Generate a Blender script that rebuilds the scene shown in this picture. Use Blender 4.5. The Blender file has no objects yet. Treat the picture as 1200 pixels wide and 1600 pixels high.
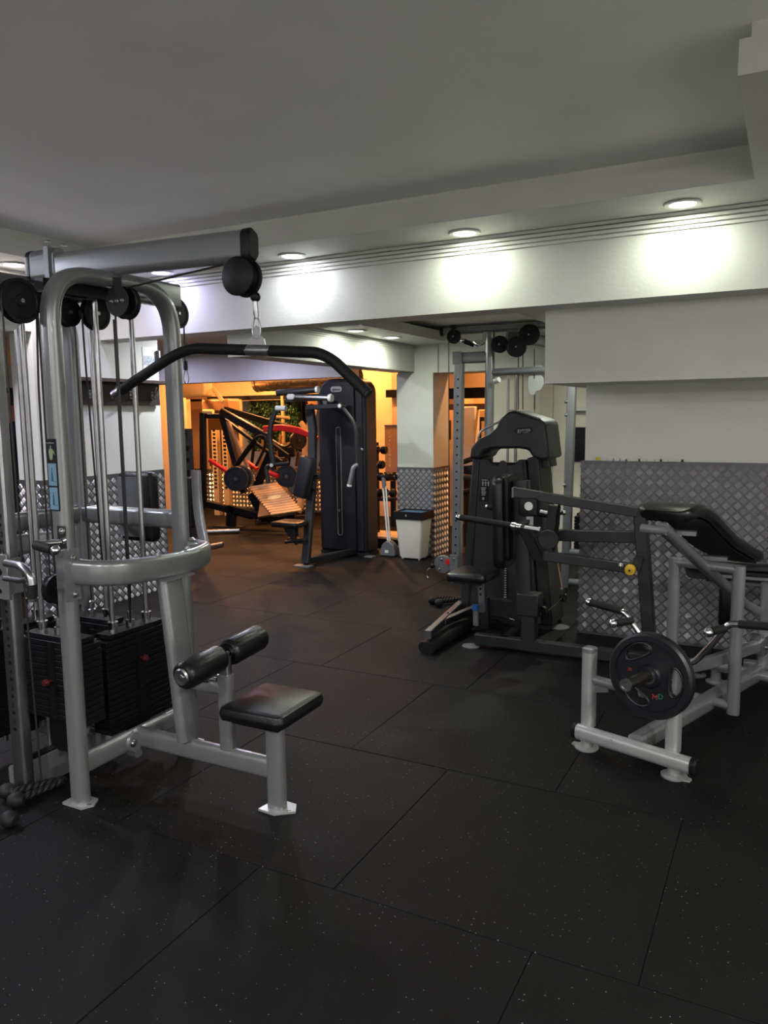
import bpy, bmesh, math, random
from mathutils import Vector, Matrix
random.seed(7)
PI = math.pi
SC = bpy.context.scene
COL = SC.collection

# ------------------------------------------------------------------ camera
F, PITCH, ROLL, YAW, HC = 1211.246, 0.1236251, -0.0128941, -0.4833330, 1.5956
def _v(*a): return Vector(a)
FW = _v(math.sin(YAW)*math.cos(PITCH), math.cos(YAW)*math.cos(PITCH), -math.sin(PITCH))
_rt = _v(math.cos(YAW), -math.sin(YAW), 0); _up = _rt.cross(FW)
RT = _rt*math.cos(ROLL) + _up*math.sin(ROLL); UP = -_rt*math.sin(ROLL) + _up*math.cos(ROLL)
cd = bpy.data.cameras.new('camera'); cam = bpy.data.objects.new('camera', cd); COL.objects.link(cam)
cd.sensor_fit = 'HORIZONTAL'; cd.sensor_width = 36; cd.lens = F*36/1200; cd.clip_start = .02
cam.matrix_world = Matrix(((RT.x, UP.x, -FW.x, 0), (RT.y, UP.y, -FW.y, 0), (RT.z, UP.z, -FW.z, HC), (0, 0, 0, 1)))
SC.camera = cam
# measured points: where the sight line of a photograph pixel meets a world plane
def ray(x, y): return FW + RT*((x-600)/F) - UP*((y-800)/F)
def gz(x, y, z=0): d = ray(x, y); t = (z-HC)/d.z; return _v(d.x*t, d.y*t, z)
def py(x, y, Y): d = ray(x, y); t = Y/d.y; return _v(d.x*t, Y, HC+d.z*t)
def px(x, y, X): d = ray(x, y); t = X/d.x; return _v(X, d.y*t, HC+d.z*t)

# ------------------------------------------------------------------ world, exposure, lamps
w = bpy.data.worlds.new('world'); SC.world = w; w.use_nodes = True
w.node_tree.nodes['Background'].inputs[0].default_value = (.6, .65, .8, 1)
w.node_tree.nodes['Background'].inputs[1].default_value = .0
SC.view_settings.view_transform = 'Standard'; SC.view_settings.look = 'None'
SC.view_settings.gamma = 1; SC.view_settings.use_curve_mapping = False
SC.view_settings.exposure = 0.35
GREEN_WHITE = (.93, 1, .84); COOL = (.80, .82, 1); LAV = (.66, .62, 1); ORANGE = (1, .45, .15)
# (x, y, soffit z, colour, watts)
LAMPS = [(-.575, 4.60, 2.71, GREEN_WHITE, 5), (-1.84, 4.62, 2.71, GREEN_WHITE, 5), (-3.13, 4.64, 2.71, (.88, .91, 1), 4.8),
         (-4.34, 4.64, 2.71, (.60, .58, 1), 5.2), (-5.0, 3.86, 2.71, (1, .9, .92), 9), (-5.0, 2.4, 2.71, COOL, 32), (-5.0, .9, 2.71, COOL, 36),  # last two are unseen downlights, added to lift the room light
         (1.75, 1.6, 2.71, (1, .98, .92), 54), (1.75, .0, 2.71, (1, .98, .92), 54), (-3.6, -1.85, 2.71, (1, .98, .95), 70), (-1.6, -1.85, 2.71, (1, .98, .95), 70), (.4, -1.85, 2.71, (1, .98, .95), 70),  # all unseen, added to brighten the ceiling from the camera side
         (-3.56, 6.27, 2.37, GREEN_WHITE, 6), (-3.56, 7.0, 2.37, GREEN_WHITE, 9), (-1.5, 6.5, 2.37, GREEN_WHITE, 18),
         (-5.6, 7.3, 2.41, LAV, 11), (-7.2, 7.3, 2.41, LAV, 10), (-4.75, 5.9, 2.41, (.9, .93, 1), 30), (-7.4, 3.2, 2.41, LAV, 12)]
ORANGE_LAMPS = [(-8.7, 9.3, 80), (-7.4, 10.2, 45), (-7.0, 8.7, 22), (-6.0, 10.2, 50), (-4.85, 9.6, 26), (-2.6, 8.8, 22), (-3.2, 10.3, 45)]  # third lamp is unseen, added to light up the leg press

# ------------------------------------------------------------------ materials
def srgb(r, g, b):
    f = lambda c: (c/12.92 if c <= .04045 else ((c+.055)/1.055)**2.4)
    return (f(r/255), f(g/255), f(b/255), 1)
def mat(name, col, rough=.5, metal=0., noise=0., nscale=20., bump=0., bscale=60., spec=.5, coat=0., emit=None, estr=0., speck=None, wear=None):
    m = bpy.data.materials.new(name); m.use_nodes = True
    nt = m.node_tree; N = nt.nodes; L = nt.links; b = N['Principled BSDF']
    b.inputs['Base Color'].default_value = col; b.inputs['Roughness'].default_value = rough
    b.inputs['Metallic'].default_value = metal; b.inputs['Specular IOR Level'].default_value = spec
    b.inputs['Coat Weight'].default_value = coat
    tc = N.new('ShaderNodeTexCoord')
    cs = None
    if noise > 0:
        n = N.new('ShaderNodeTexNoise'); n.inputs['Scale'].default_value = nscale; n.inputs['Detail'].default_value = 4
        L.new(tc.outputs['Object'], n.inputs['Vector'])
        mp = N.new('ShaderNodeMapRange'); mp.inputs[1].default_value = .3; mp.inputs[2].default_value = .7
        mp.inputs[3].default_value = 1-noise; mp.inputs[4].default_value = 1+noise
        L.new(n.outputs['Fac'], mp.inputs[0])
        mx = N.new('ShaderNodeMix'); mx.data_type = 'RGBA'; mx.blend_type = 'MULTIPLY'; mx.inputs[0].default_value = 1
        mx.inputs[6].default_value = col; L.new(mp.outputs[0], mx.inputs[7]); cs = mx.outputs[2]
        L.new(cs, b.inputs['Base Color'])
        r = N.new('ShaderNodeMapRange'); dr = min(.09, noise*.35); r.inputs[3].default_value = max(.02, rough-dr); r.inputs[4].default_value = min(1, rough+dr)
        L.new(n.outputs['Fac'], r.inputs[0]); L.new(r.outputs[0], b.inputs['Roughness'])
    if speck or wear:
        c2, sc_, thr = speck or wear
        if speck:
            vo = N.new('ShaderNodeTexVoronoi'); vo.inputs['Scale'].default_value = sc_; src = vo.outputs['Distance']
            L.new(tc.outputs['Object'], vo.inputs['Vector'])
            n3 = N.new('ShaderNodeTexNoise'); n3.inputs['Scale'].default_value = 3.1; L.new(tc.outputs['Object'], n3.inputs['Vector'])
            ml = N.new('ShaderNodeMath'); ml.operation = 'MULTIPLY_ADD'; ml.inputs[1].default_value = -.16; ml.inputs[2].default_value = thr+.085
            L.new(n3.outputs['Fac'], ml.inputs[0])
            cmpn = N.new('ShaderNodeMath'); cmpn.operation = 'LESS_THAN'; L.new(src, cmpn.inputs[0]); L.new(ml.outputs[0], cmpn.inputs[1])
        else:
            n3 = N.new('ShaderNodeTexNoise'); n3.inputs['Scale'].default_value = sc_; n3.inputs['Detail'].default_value = 3
            L.new(tc.outputs['Object'], n3.inputs['Vector'])
            cmpn = N.new('ShaderNodeMath'); cmpn.operation = 'GREATER_THAN'; cmpn.inputs[1].default_value = thr; L.new(n3.outputs['Fac'], cmpn.inputs[0])
        m2 = N.new('ShaderNodeMix'); m2.data_type = 'RGBA'; m2.inputs[7].default_value = c2
        L.new(cmpn.outputs[0], m2.inputs[0])
        if cs: L.new(cs, m2.inputs[6])
        else: m2.inputs[6].default_value = col
        L.new(m2.outputs[2], b.inputs['Base Color'])
    if bump > 0:
        n2 = N.new('ShaderNodeTexNoise'); n2.inputs['Scale'].default_value = bscale; n2.inputs['Detail'].default_value = 3
        L.new(tc.outputs['Object'], n2.inputs['Vector'])
        bp = N.new('ShaderNodeBump'); bp.inputs['Strength'].default_value = bump; bp.inputs['Distance'].default_value = .01
        L.new(n2.outputs['Fac'], bp.inputs['Height']); L.new(bp.outputs[0], b.inputs['Normal'])
    if emit:
        b.inputs['Emission Color'].default_value = (*emit[:3], 1); b.inputs['Emission Strength'].default_value = estr
    return m
M = {}
M['wall'] = mat('wall_paint', srgb(205, 205, 198), .62, noise=.04, nscale=3, bump=.12, bscale=45)
M['ceil'] = mat('ceiling_paint', srgb(243, 243, 240), .6, noise=.05, nscale=1.2, bump=.04, bscale=30)
M['beige'] = mat('beige_panel', srgb(218, 210, 192), .38, noise=.03, nscale=2)
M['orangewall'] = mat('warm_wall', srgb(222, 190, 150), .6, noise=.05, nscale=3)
M['tile'] = mat('rubber_tile', (.0036, .0034, .0034, 1), .62, noise=.28, nscale=3.5, bump=.35, bscale=420, spec=.17, speck=((.20, .20, .19, 1), 42, .075))
M['under'] = mat('floor_screed', (.004, .004, .004, 1), .9)
M['alu'] = mat('tread_plate', (.12, .118, .122, 1), .42, metal=.6, noise=.10, nscale=5)  # darkened sheet: shade between the bars is put into its colour
M['tread'] = mat('tread_bars', (.74, .73, .76, 1), .28, metal=.8, noise=.08, nscale=5)  # same metal as the sheet, lightened to paint in the bars' glints
M['silver'] = mat('silver_grey_paint', (.215, .222, .228, 1), .29, metal=.45, noise=.02, nscale=8, spec=.6, coat=.25)
M['silverworn'] = mat('worn_silver_paint', (.40, .405, .41, 1), .33, metal=.45, noise=.03, nscale=8, coat=.2, wear=((.03, .03, .03, 1), 30, .71))
M['grey'] = mat('grey_paint', (.17, .175, .185, 1), .4, metal=.3, noise=.05)
M['dark'] = mat('charcoal_paint', (.018, .019, .021, 1), .42, metal=.2, noise=.1, nscale=12)
M['darkblue'] = mat('blue_black_plastic', (.009, .009, .013, 1), .42, noise=.08)
M['shroud'] = mat('black_shroud_plastic', (.013, .0135, .014, 1), .5, noise=.06, nscale=6, bump=.05, bscale=300)
M['black'] = mat('black_plastic', (.006, .006, .007, 1), .45, noise=.1, spec=.25)
M['vinyl'] = mat('black_vinyl', (.006, .006, .007, 1), .30, noise=.12, nscale=7, bump=.12, bscale=120, spec=.4)
M['rubber'] = mat('black_grip_rubber', (.007, .007, .007, 1), .6, spec=.3, noise=.1, nscale=30)
M['iron'] = mat('black_iron', (.008, .008, .010, 1), .42, metal=.2, spec=.3, noise=.12, nscale=20)
M['platerub'] = mat('black_plate_rubber', (.007, .007, .011, 1), .40, noise=.12, nscale=12)
M['chrome'] = mat('chrome', (.72, .72, .74, 1), .14, metal=1)
M['steel'] = mat('brushed_steel', (.42, .42, .44, 1), .3, metal=1, noise=.08)
M['sleeve'] = mat('worn_steel', (.20, .18, .15, 1), .3, metal=1, noise=.2, nscale=15)
M['cable'] = mat('black_cable', (.01, .01, .01, 1), .5)
M['white'] = mat('white_plastic', (.72, .72, .70, 1), .4, noise=.03)
M['binwhite'] = mat('ivory_plastic', (.66, .64, .58, 1), .42, noise=.06, nscale=5)
M['bluebag'] = mat('blue_film', (.05, .14, .26, 1), .3)
M['pinred'] = mat('pin_red', (.10, .012, .012, 1), .4)
M['red'] = mat('red_paint', (.62, .012, .012, 1), .4, noise=.06)
M['yellow'] = mat('yellow_plastic', (.75, .47, .03, 1), .4)
M['yellowpaint'] = mat('yellow_foam', (.62, .5, .05, 1), .8)
M['blue'] = mat('blue_plastic', (.01, .08, .28, 1), .35)
M['brown'] = mat('brown_wood', srgb(62, 42, 34), .5, noise=.2, nscale=8)
M['darkbrown'] = mat('dark_brown_wood', srgb(38, 27, 23), .5, noise=.2, nscale=8)
M['guard'] = mat('guard_grey', (.33, .34, .34, 1), .4)
M['wood'] = mat('light_wood', srgb(226, 184, 130), .5, noise=.14, nscale=14)
M['woodgap'] = mat('wood_groove', srgb(130, 90, 52), .6)
M['gold'] = mat('gold_plate', (1, .86, .38, 1), .35)
M['skin'] = mat('skin', srgb(190, 130, 105), .5)
M['cloth'] = mat('black_cloth', (.006, .006, .008, 1), .85, noise=.2)
M['hair'] = mat('dark_hair', (.01, .007, .005, 1), .6)
M['foil'] = mat('duct_foil', (.55, .50, .42, 1), .25, metal=.9, noise=.3, nscale=12, bump=.5, bscale=16)
M['leaf'] = mat('leaf_green', (.012, .06, .014, 1), .5, noise=.5, nscale=20)
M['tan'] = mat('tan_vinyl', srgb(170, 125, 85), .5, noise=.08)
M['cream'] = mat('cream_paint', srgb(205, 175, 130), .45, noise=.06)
M['mirror'] = mat('mirror_glass', (.55, .55, .55, 1), .03, metal=1)
M['stickdark'] = mat('sticker_dark', (.008, .012, .018, 1), .35)
M['stickblue'] = mat('sticker_blue', srgb(112, 146, 168), .35)
M['stickline'] = mat('sticker_line', srgb(40, 85, 110), .4)
M['stickgreen'] = mat('sticker_green', srgb(128, 150, 116), .4)
M['paper'] = mat('poster_paper', srgb(205, 208, 205), .5, noise=.1, nscale=25)
M['posterart'] = mat('poster_print', srgb(150, 160, 172), .5, noise=.35, nscale=30)
M['lettergrey'] = mat('letter_grey', (.38, .38, .38, 1), .5)
M['lettergold'] = mat('letter_gold', srgb(240, 205, 110), .5)
M['emiss'] = {}
def emis(col, s):
    k = (col, s)
    if k not in M['emiss']: M['emiss'][k] = mat('lamp_glass', (1, 1, 1, 1), .4, emit=col, estr=s)
    return M['emiss'][k]

# ------------------------------------------------------------------ mesh building
def rrect(w_, h_, r=None, n=4):
    r = min(w_, h_)/2*.999 if r is None else min(r, min(w_, h_)/2*.999)
    out = []
    for cx, cy, a0 in ((w_/2-r, h_/2-r, 0), (-w_/2+r, h_/2-r, PI/2), (-w_/2+r, -h_/2+r, PI), (w_/2-r, -h_/2+r, 1.5*PI)):
        for i in range(n+1): a = a0+PI/2*i/n; out.append((cx+r*math.cos(a), cy+r*math.sin(a)))
    return out
def circ(r, n=14): return [(r*math.cos(2*PI*i/n), r*math.sin(2*PI*i/n)) for i in range(n)]
def fillet(pts, r, n=6):
    pts = [Vector(p) for p in pts]; out = [pts[0]]
    for i in range(1, len(pts)-1):
        a, b, c = pts[i-1], pts[i], pts[i+1]; u = (a-b); v = (c-b); k = min(r, u.length*.49, v.length*.49)
        p0 = b+u.normalized()*k; p1 = b+v.normalized()*k
        for j in range(n+1):
            t = j/n; out.append(p0*(1-t)**2+b*2*t*(1-t)+p1*t*t)
    out.append(pts[-1]); return out
class B:
    def __init__(s): s.v = []; s.f = []
    def add(s, vs, fs):
        o = len(s.v); s.v += [tuple(p) for p in vs]; s.f += [tuple(i+o for i in f) for f in fs]; return s
    def box(s, c, size, ax=None):
        c = Vector(c); ax = ax or (_v(1, 0, 0), _v(0, 1, 0), _v(0, 0, 1))
        vs = [c+ax[0]*(i*size[0]/2)+ax[1]*(j*size[1]/2)+ax[2]*(k*size[2]/2) for i in (-1, 1) for j in (-1, 1) for k in (-1, 1)]
        return s.add(vs, [(0, 1, 3, 2), (4, 6, 7, 5), (0, 4, 5, 1), (2, 3, 7, 6), (0, 2, 6, 4), (1, 5, 7, 3)])
    def mm(s, a, b):
        return s.box([(a[i]+b[i])/2 for i in range(3)], [abs(b[i]-a[i]) for i in range(3)])
    def sweep(s, pts, prof, n=None, closed=False, scale=None):
        pts = [Vector(p) for p in pts]; m = len(prof); k = len(pts)
        T = []
        for i in range(k):
            a = pts[i-1] if (i > 0 or closed) else pts[i]; b = pts[(i+1) % k] if (i < k-1 or closed) else pts[i]
            d0 = (pts[i]-a); d1 = (b-pts[i])
            d = (d0.normalized() if d0.length > 1e-9 else _v(0, 0, 0))+(d1.normalized() if d1.length > 1e-9 else _v(0, 0, 0))
            T.append(d.normalized())
        if n is None: n = _v(0, 0, 1) if abs(T[0].z) < .9 else _v(1, 0, 0)
        n = Vector(n); vs = []
        for i in range(k):
            n = (n-T[i]*n.dot(T[i])).normalized(); b = T[i].cross(n)
            sc_ = scale[i] if scale else 1
            vs += [pts[i]+n*(p[0]*sc_)+b*(p[1]*sc_) for p in prof]
        fs = []
        for i in range(k if closed else k-1):
            for j in range(m):
                a = i*m+j; b_ = i*m+(j+1) % m; c = ((i+1) % k)*m+(j+1) % m; d = ((i+1) % k)*m+j; fs.append((a, b_, c, d))
        if not closed: fs += [tuple(range(m))[::-1], tuple(range((k-1)*m, k*m))]
        return s.add(vs, fs)
    def cyl(s, p0, p1, r, r2=None, n=16):
        p0 = Vector(p0); p1 = Vector(p1)
        return s.sweep([p0, p1], circ(1, n), scale=[r, r if r2 is None else r2])
    def lathe(s, prof, p0, axis, n=24, ref=None):
        p0 = Vector(p0); ax = Vector(axis).normalized(); u = Vector(ref) if ref else (ax.orthogonal()); u = (u-ax*u.dot(ax)).normalized(); v = ax.cross(u)
        vs = []; m = len(prof)
        for i in range(n):
            a = 2*PI*i/n; d = u*math.cos(a)+v*math.sin(a)
            vs += [p0+d*r+ax*t for r, t in prof]
        fs = [(i*m+j, ((i+1) % n)*m+j, ((i+1) % n)*m+j+1, i*m+j+1) for i in range(n) for j in range(m-1)]
        return s.add(vs, fs)
    def prism(s, poly, o, u, v, t0, t1):
        o = Vector(o); u = Vector(u); v = Vector(v); nn = u.cross(v); k = len(poly)
        vs = [o+u*a+v*b+nn*t0 for a, b in poly]+[o+u*a+v*b+nn*t1 for a, b in poly]
        fs = [(i, (i+1) % k, k+(i+1) % k, k+i) for i in range(k)]+[tuple(range(k))[::-1], tuple(range(k, 2*k))]
        return s.add(vs, fs)
    def pad(s, c, size, ax=None, r=.03, e=.02, n=5):
        """rounded cushion: rounded outline in ax0/ax1, soft edges along ax2"""
        c = Vector(c); ax = ax or (_v(1, 0, 0), _v(0, 1, 0), _v(0, 0, 1)); h = size[2]/2
        lay = [(-h, e), (-h+e*.3, e*.3), (-h+e, 0), (h-e, 0), (h-e*.3, e*.3), (h, e)]
        vs = []; m = None
        for z, ins in lay:
            pr = rrect(size[0]-2*ins, size[1]-2*ins, max(r-ins, .004), n); m = len(pr)
            vs += [c+ax[0]*a+ax[1]*b+ax[2]*z for a, b in pr]
        fs = [(i*m+j, i*m+(j+1) % m, (i+1)*m+(j+1) % m, (i+1)*m+j) for i in range(len(lay)-1) for j in range(m)]
        fs += [tuple(range(m))[::-1], tuple(range((len(lay)-1)*m, len(lay)*m))]
        return s.add(vs, fs)
    def ball(s, c, r, n=12):
        k = 8; return s.lathe([(max(1e-5, r*math.sin(PI*i/k)), -r*math.cos(PI*i/k)) for i in range(k+1)], c, (0, 0, 1), n)

def link(name, b, m, parent=None, label=None, kind=None, cat=None, group=None, ang=38, bevel=0):
    xs = [Vector(p) for p in b.v]
    lo = Vector([min(p[i] for p in xs) for i in range(3)]); hi = Vector([max(p[i] for p in xs) for i in range(3)]); c = (lo+hi)/2
    if parent is None: c = Vector((c.x, c.y, lo.z))
    me = bpy.data.meshes.new(name); me.from_pydata([p-c for p in xs], [], b.f)
    bm = bmesh.new(); bm.from_mesh(me)
    if len(bm.verts) < 60000: bmesh.ops.recalc_face_normals(bm, faces=bm.faces)
    for f in bm.faces: f.smooth = True
    ca = math.radians(ang)
    for e in bm.edges:
        if len(e.link_faces) == 2 and e.calc_face_angle(0) > ca: e.smooth = False
    bm.to_mesh(me); bm.free(); me.materials.append(m)
    o = bpy.data.objects.new(name, me); COL.objects.link(o)
    if parent is not None:
        o.parent = parent; o.location = c-wloc(parent)
    else: o.location = c
    if bevel:
        bv = o.modifiers.new('bevel', 'BEVEL'); bv.width = bevel; bv.segments = 2; bv.limit_method = 'ANGLE'
    if label: o['label'] = label
    if kind: o['kind'] = kind
    if cat: o['category'] = cat
    if group: o['group'] = group
    return o
def wloc(o):
    l = Vector(o.location)
    while o.parent is not None: o = o.parent; l += Vector(o.location)
    return l
def thing(name, label, cat, loc, group=None):
    o = bpy.data.objects.new(name, None); COL.objects.link(o); o.location = loc; o.empty_display_size = .1
    o['label'] = label; o['category'] = cat
    if group: o['group'] = group
    return o
def copy_tree(o, parent=None):
    c = o.copy(); COL.objects.link(c); c.parent = parent
    for ch in list(o.children): copy_tree(ch, c)
    return c
def struct(name, b, m, parent=None, **k): return link(name, b, m, parent, kind='structure', **k)
def text(body, loc, ux, uy, size, m, parent, name='lettering', ext=.0008, align='CENTER'):
    cu = bpy.data.curves.new(name, 'FONT'); cu.body = body; cu.size = size; cu.extrude = ext; cu.align_x = align; cu.align_y = 'CENTER'; cu.resolution_u = 2
    cu.materials.append(m); o = bpy.data.objects.new(name, cu); COL.objects.link(o)
    ux = Vector(ux).normalized(); uy = Vector(uy); uy = (uy-ux*uy.dot(ux)).normalized(); uz = ux.cross(uy)
    mw = Matrix(((ux.x, uy.x, uz.x), (ux.y, uy.y, uz.y), (ux.z, uy.z, uz.z)))
    me = bpy.data.meshes.new_from_object(o); bpy.data.objects.remove(o); me.materials.clear(); me.materials.append(m)
    o = bpy.data.objects.new(name, me); COL.objects.link(o); o.parent = parent
    o.rotation_euler = mw.to_euler(); o.location = Vector(loc)-wloc(parent); return o
X_, Y_, Z_ = _v(1, 0, 0), _v(0, 1, 0), _v(0, 0, 1)
def bx(a, b): return B().mm(a, b)

# ------------------------------------------------------------------ the setting
def tread(parent, o, u, v, W, H, n, p=.07, bars=5, side=1):
    """raised five-bar tread on a metal sheet, real relief joined into one part"""
    b = B(); o = Vector(o); u = Vector(u); v = Vector(v); n = Vector(n); hgt = .0075
    ni = int(W/p)+1; nj = int(H/p)+1
    for half in (0, 1):
        d = (u+v).normalized() if half == 0 else (u-v).normalized(); e = n.cross(d)
        for i in range(ni):
            for j in range(nj):
                cx = (i+.5*half+.25)*p; cz = (j+.5*half+.25)*p
                if cx > W-.3*p or cz > H-.3*p: continue
                c = o+u*cx+v*cz
                for k in range(bars):
                    off = (k-(bars-1)/2)*(.56*p/bars); L = p*.27; wd = .2*p/bars
                    q = c+e*off
                    vs = [q-d*L-e*wd, q+d*L-e*wd, q+d*L+e*wd, q-d*L+e*wd,
                          q-d*L*.8+n*hgt, q+d*L*.8+n*hgt]
                    b.add(vs, [(0, 1, 5, 4), (2, 3, 4, 5), (1, 2, 5), (3, 0, 4)])
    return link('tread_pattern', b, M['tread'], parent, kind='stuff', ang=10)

floor = struct('floor', bx((-13, -4, -.08), (3, 13, -.006)), M['under'])
ti = {-5: .2, -4: .6, -3: .25, -2: .75, -1: .385, 0: .69, 1: .18, 2: .38, 3: .6, 4: .06, 5: .5, 6: .3, 7: .7, 8: .15, 9: .55, 10: .9}
tb = B().mm((-.4985, -.4985, -.012), (.4985, .4985, -.0012))
tb.add([(-.4985, -.4985, -.0012), (.4985, -.4985, -.0012), (.4985, .4985, -.0012), (-.4985, .4985, -.0012),
        (-.4965, -.4965, 0), (.4965, -.4965, 0), (.4965, .4965, 0), (-.4965, .4965, 0)],
       [(0, 1, 5, 4), (1, 2, 6, 5), (2, 3, 7, 6), (3, 0, 4, 7), (4, 5, 6, 7)])
tb.f = [f for f in tb.f if set(f) != {1, 3, 5, 7}]
t0 = link('floor_tile', tb, M['tile'], floor, ang=1)
tiles = []; base_off = wloc(floor)
for r in range(-5, 11):
    for i in range(-11 if r > 5 else -9, 3):
        x = i+.69+(ti[r]-.69)+.5-1; y = 2.09+r+.5
        o = t0 if not tiles else t0.copy()
        if tiles: COL.objects.link(o)
        o.location = Vector((x, y, -.006-random.random()*.0006))-base_off; o.rotation_euler = (0, 0, random.choice((0, PI/2, PI, -PI/2)) + random.uniform(-.0006, .0006)); tiles.append(o)

ZS, ZC, ZB = 2.71, 2.885, 2.257
struct('ceiling', bx((-6.2, -4, ZC), (3, 4.86, ZC+.1)), M['ceil'])
# soffit ring (lower ledge with a stepped fascia) around the recess
def ledge(name, x0, y0, x1, y1, ins):
    b = bx((x0, y0, ZS), (x1, y1, 2.825)); b.mm((x0+ins[0], y0+ins[1], 2.825), (x1-ins[2], y1-ins[3], ZC+.02)); return struct(name, b, M['wall'])
ledge('trim_1', -5.2, 4.32, 3, 4.9, (0, .035, 0, 0))
ledge('trim_2', -5.2, -4, -4.73, 4.32, (0, 0, .035, 0))
ledge('trim_3', -.215, 3.0, 3, 4.32, (.035, .035, 0, 0))
ledge('trim_4', 1.5, -1.5, 3, 3.0, (.035, 0, 0, 0))
ledge('trim_5', -4.73, -4, 3, -1.5, (0, 0, 0, .035))
bm_ = bx((-5.2, 4.8, ZB), (3, 5.06, ZS+.2)); mb = struct('ceiling_beam', bm_, M['wall'])
for i in range(4):   # reeded cornice along the top of the beam
    z1 = ZS-.002-.025*i; d_ = .030-.006*i
    link('cornice_strip', bx((-5.19, 4.8-d_, z1-.019), (3, 4.8, z1)), M['wall'], mb, bevel=.003)
struct('wall_bulkhead', bx((-1.452, 5.06, 1.79), (3, 6.1, 2.6)), M['wall'])
pl = struct('wall_right', bx((-1.30, 5.575, 0), (3, 6.1, 1.79)), M['wall'])
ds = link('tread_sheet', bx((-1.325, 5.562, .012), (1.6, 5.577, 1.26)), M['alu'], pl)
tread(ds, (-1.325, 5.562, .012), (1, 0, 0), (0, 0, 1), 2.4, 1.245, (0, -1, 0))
link('kerb', bx((-1.315, 5.55, 0), (1.6, 5.57, .014)), M['alu'], pl)
fm = B()
for i in range(14): fm.box((-1.21+.045*i+random.uniform(-.01, .01), 5.570, 1.262+random.uniform(0, .008)), (.05, .008, .014+random.random()*.014))
link('putty_ridge', fm, M['wall'], pl, kind='stuff')
link('foam_patch', B().pad((-1.205, 5.566, 1.275), (.035, .022, .012), (X_, Z_, Y_), .008, .004), M['yellowpaint'], pl, label='dab of yellow foam on the sheet edge')
wl = struct('wall_left', bx((-5.46, 4.13, 0), (-5.2, 5.47, ZS+.2)), M['wall'])
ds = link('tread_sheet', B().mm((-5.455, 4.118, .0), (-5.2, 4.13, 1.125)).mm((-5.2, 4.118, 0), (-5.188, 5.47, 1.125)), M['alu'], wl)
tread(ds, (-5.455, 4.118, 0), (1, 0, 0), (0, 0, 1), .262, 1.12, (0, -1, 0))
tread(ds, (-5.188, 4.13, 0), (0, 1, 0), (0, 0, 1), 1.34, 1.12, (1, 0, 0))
struct('ceiling_beam', bx((-5.46, -4, 2.27), (-5.2, 4.13, ZS+.2)), M['wall'])
struct('ceiling_beam', bx((-4.06, 5.06, 2.08), (-3.78, 7.98, 2.75)), M['wall'])
b3 = struct('ceiling_beam', bx((-3.99, 7.981, 2.06), (1.6, 8.40, 2.75)), M['wall'])
link('cable_trunking', bx((-3.50, 7.955, 2.06), (-3.485, 7.981, 2.37)), M['wall'], b3)
for i in range(3): link('cornice_strip', bx((-3.78, 5.06, 2.36-.018*i-.012), (-3.78+.02-.005*i, 7.97, 2.36-.018*i)), M['wall'], b3)
cl = struct('wall_column', bx((-3.99, 7.95, 0), (-3.54, 8.40, 2.06)), M['wall'])
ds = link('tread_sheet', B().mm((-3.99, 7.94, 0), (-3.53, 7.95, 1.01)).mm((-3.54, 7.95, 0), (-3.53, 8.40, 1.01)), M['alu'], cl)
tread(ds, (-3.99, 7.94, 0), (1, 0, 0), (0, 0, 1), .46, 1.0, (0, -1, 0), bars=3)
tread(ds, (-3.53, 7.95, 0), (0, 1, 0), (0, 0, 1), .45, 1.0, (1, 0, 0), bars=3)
# the back bay behind the beam
struct('trim_6', bx((-3.78, 5.06, 2.37), (-3.31, 7.98, 2.47)), M['wall'])
struct('trim_7', bx((-3.31, 7.72, 2.37), (1.6, 7.98, 2.47)), M['wall'])
struct('trim_8', bx((-1.92, 5.06, 2.37), (1.6, 7.72, 2.47)), M['wall'])
struct('ceiling', bx((-3.8, 5.06, 2.53), (1.6, 8.0, 2.63)), M['ceil'])
wb = struct('wall_back', bx((-2.98, 8.30, 0), (1.6, 8.40, 2.06)), M['beige'])
for x in (-2.70, -2.50, -2.30): link('panel_joint', bx((x, 8.292, .05), (x+.012, 8.30, 2.0)), M['beige'], wb)
struct('wall_side', bx((1.5, 6.1, 0), (1.6, 8.4, 2.6)), M['wall'])
# left bay: lower ceiling and the lavender-lit header over the orange room
struct('ceiling', bx((-11, -4, 2.41), (-5.46, 8.0, 2.5)), M['wall'])
struct('ceiling', bx((-5.46, 5.06, 2.41), (-4.06, 8.0, 2.5)), M['wall'])
struct('ceiling_beam', bx((-11, 7.98, 2.055), (-4.62, 8.2, 2.5)), M['wall'])
struct('wall_far_left', bx((-11.1, -4, 0), (-11, 12, 2.7)), M['wall'])
struct('wall_near', bx((-11, -4.1, 0), (3, -4, 3)), M['ceil'])
struct('wall_side', bx((3, -4, 0), (3.1, 6, 3)), M['ceil'])
# orange room
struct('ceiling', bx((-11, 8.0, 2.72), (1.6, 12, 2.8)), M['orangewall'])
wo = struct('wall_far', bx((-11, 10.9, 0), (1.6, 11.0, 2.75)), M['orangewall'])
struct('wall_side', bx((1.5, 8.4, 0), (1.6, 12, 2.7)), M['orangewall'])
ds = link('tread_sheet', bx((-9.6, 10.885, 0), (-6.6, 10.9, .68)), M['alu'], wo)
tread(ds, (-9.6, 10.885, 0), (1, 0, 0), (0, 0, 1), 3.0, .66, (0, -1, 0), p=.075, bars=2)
struct('wall_partition', bx((-10.6, 10.1, 0), (-9.02, 10.2, 2.72)), M['orangewall'])

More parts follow.
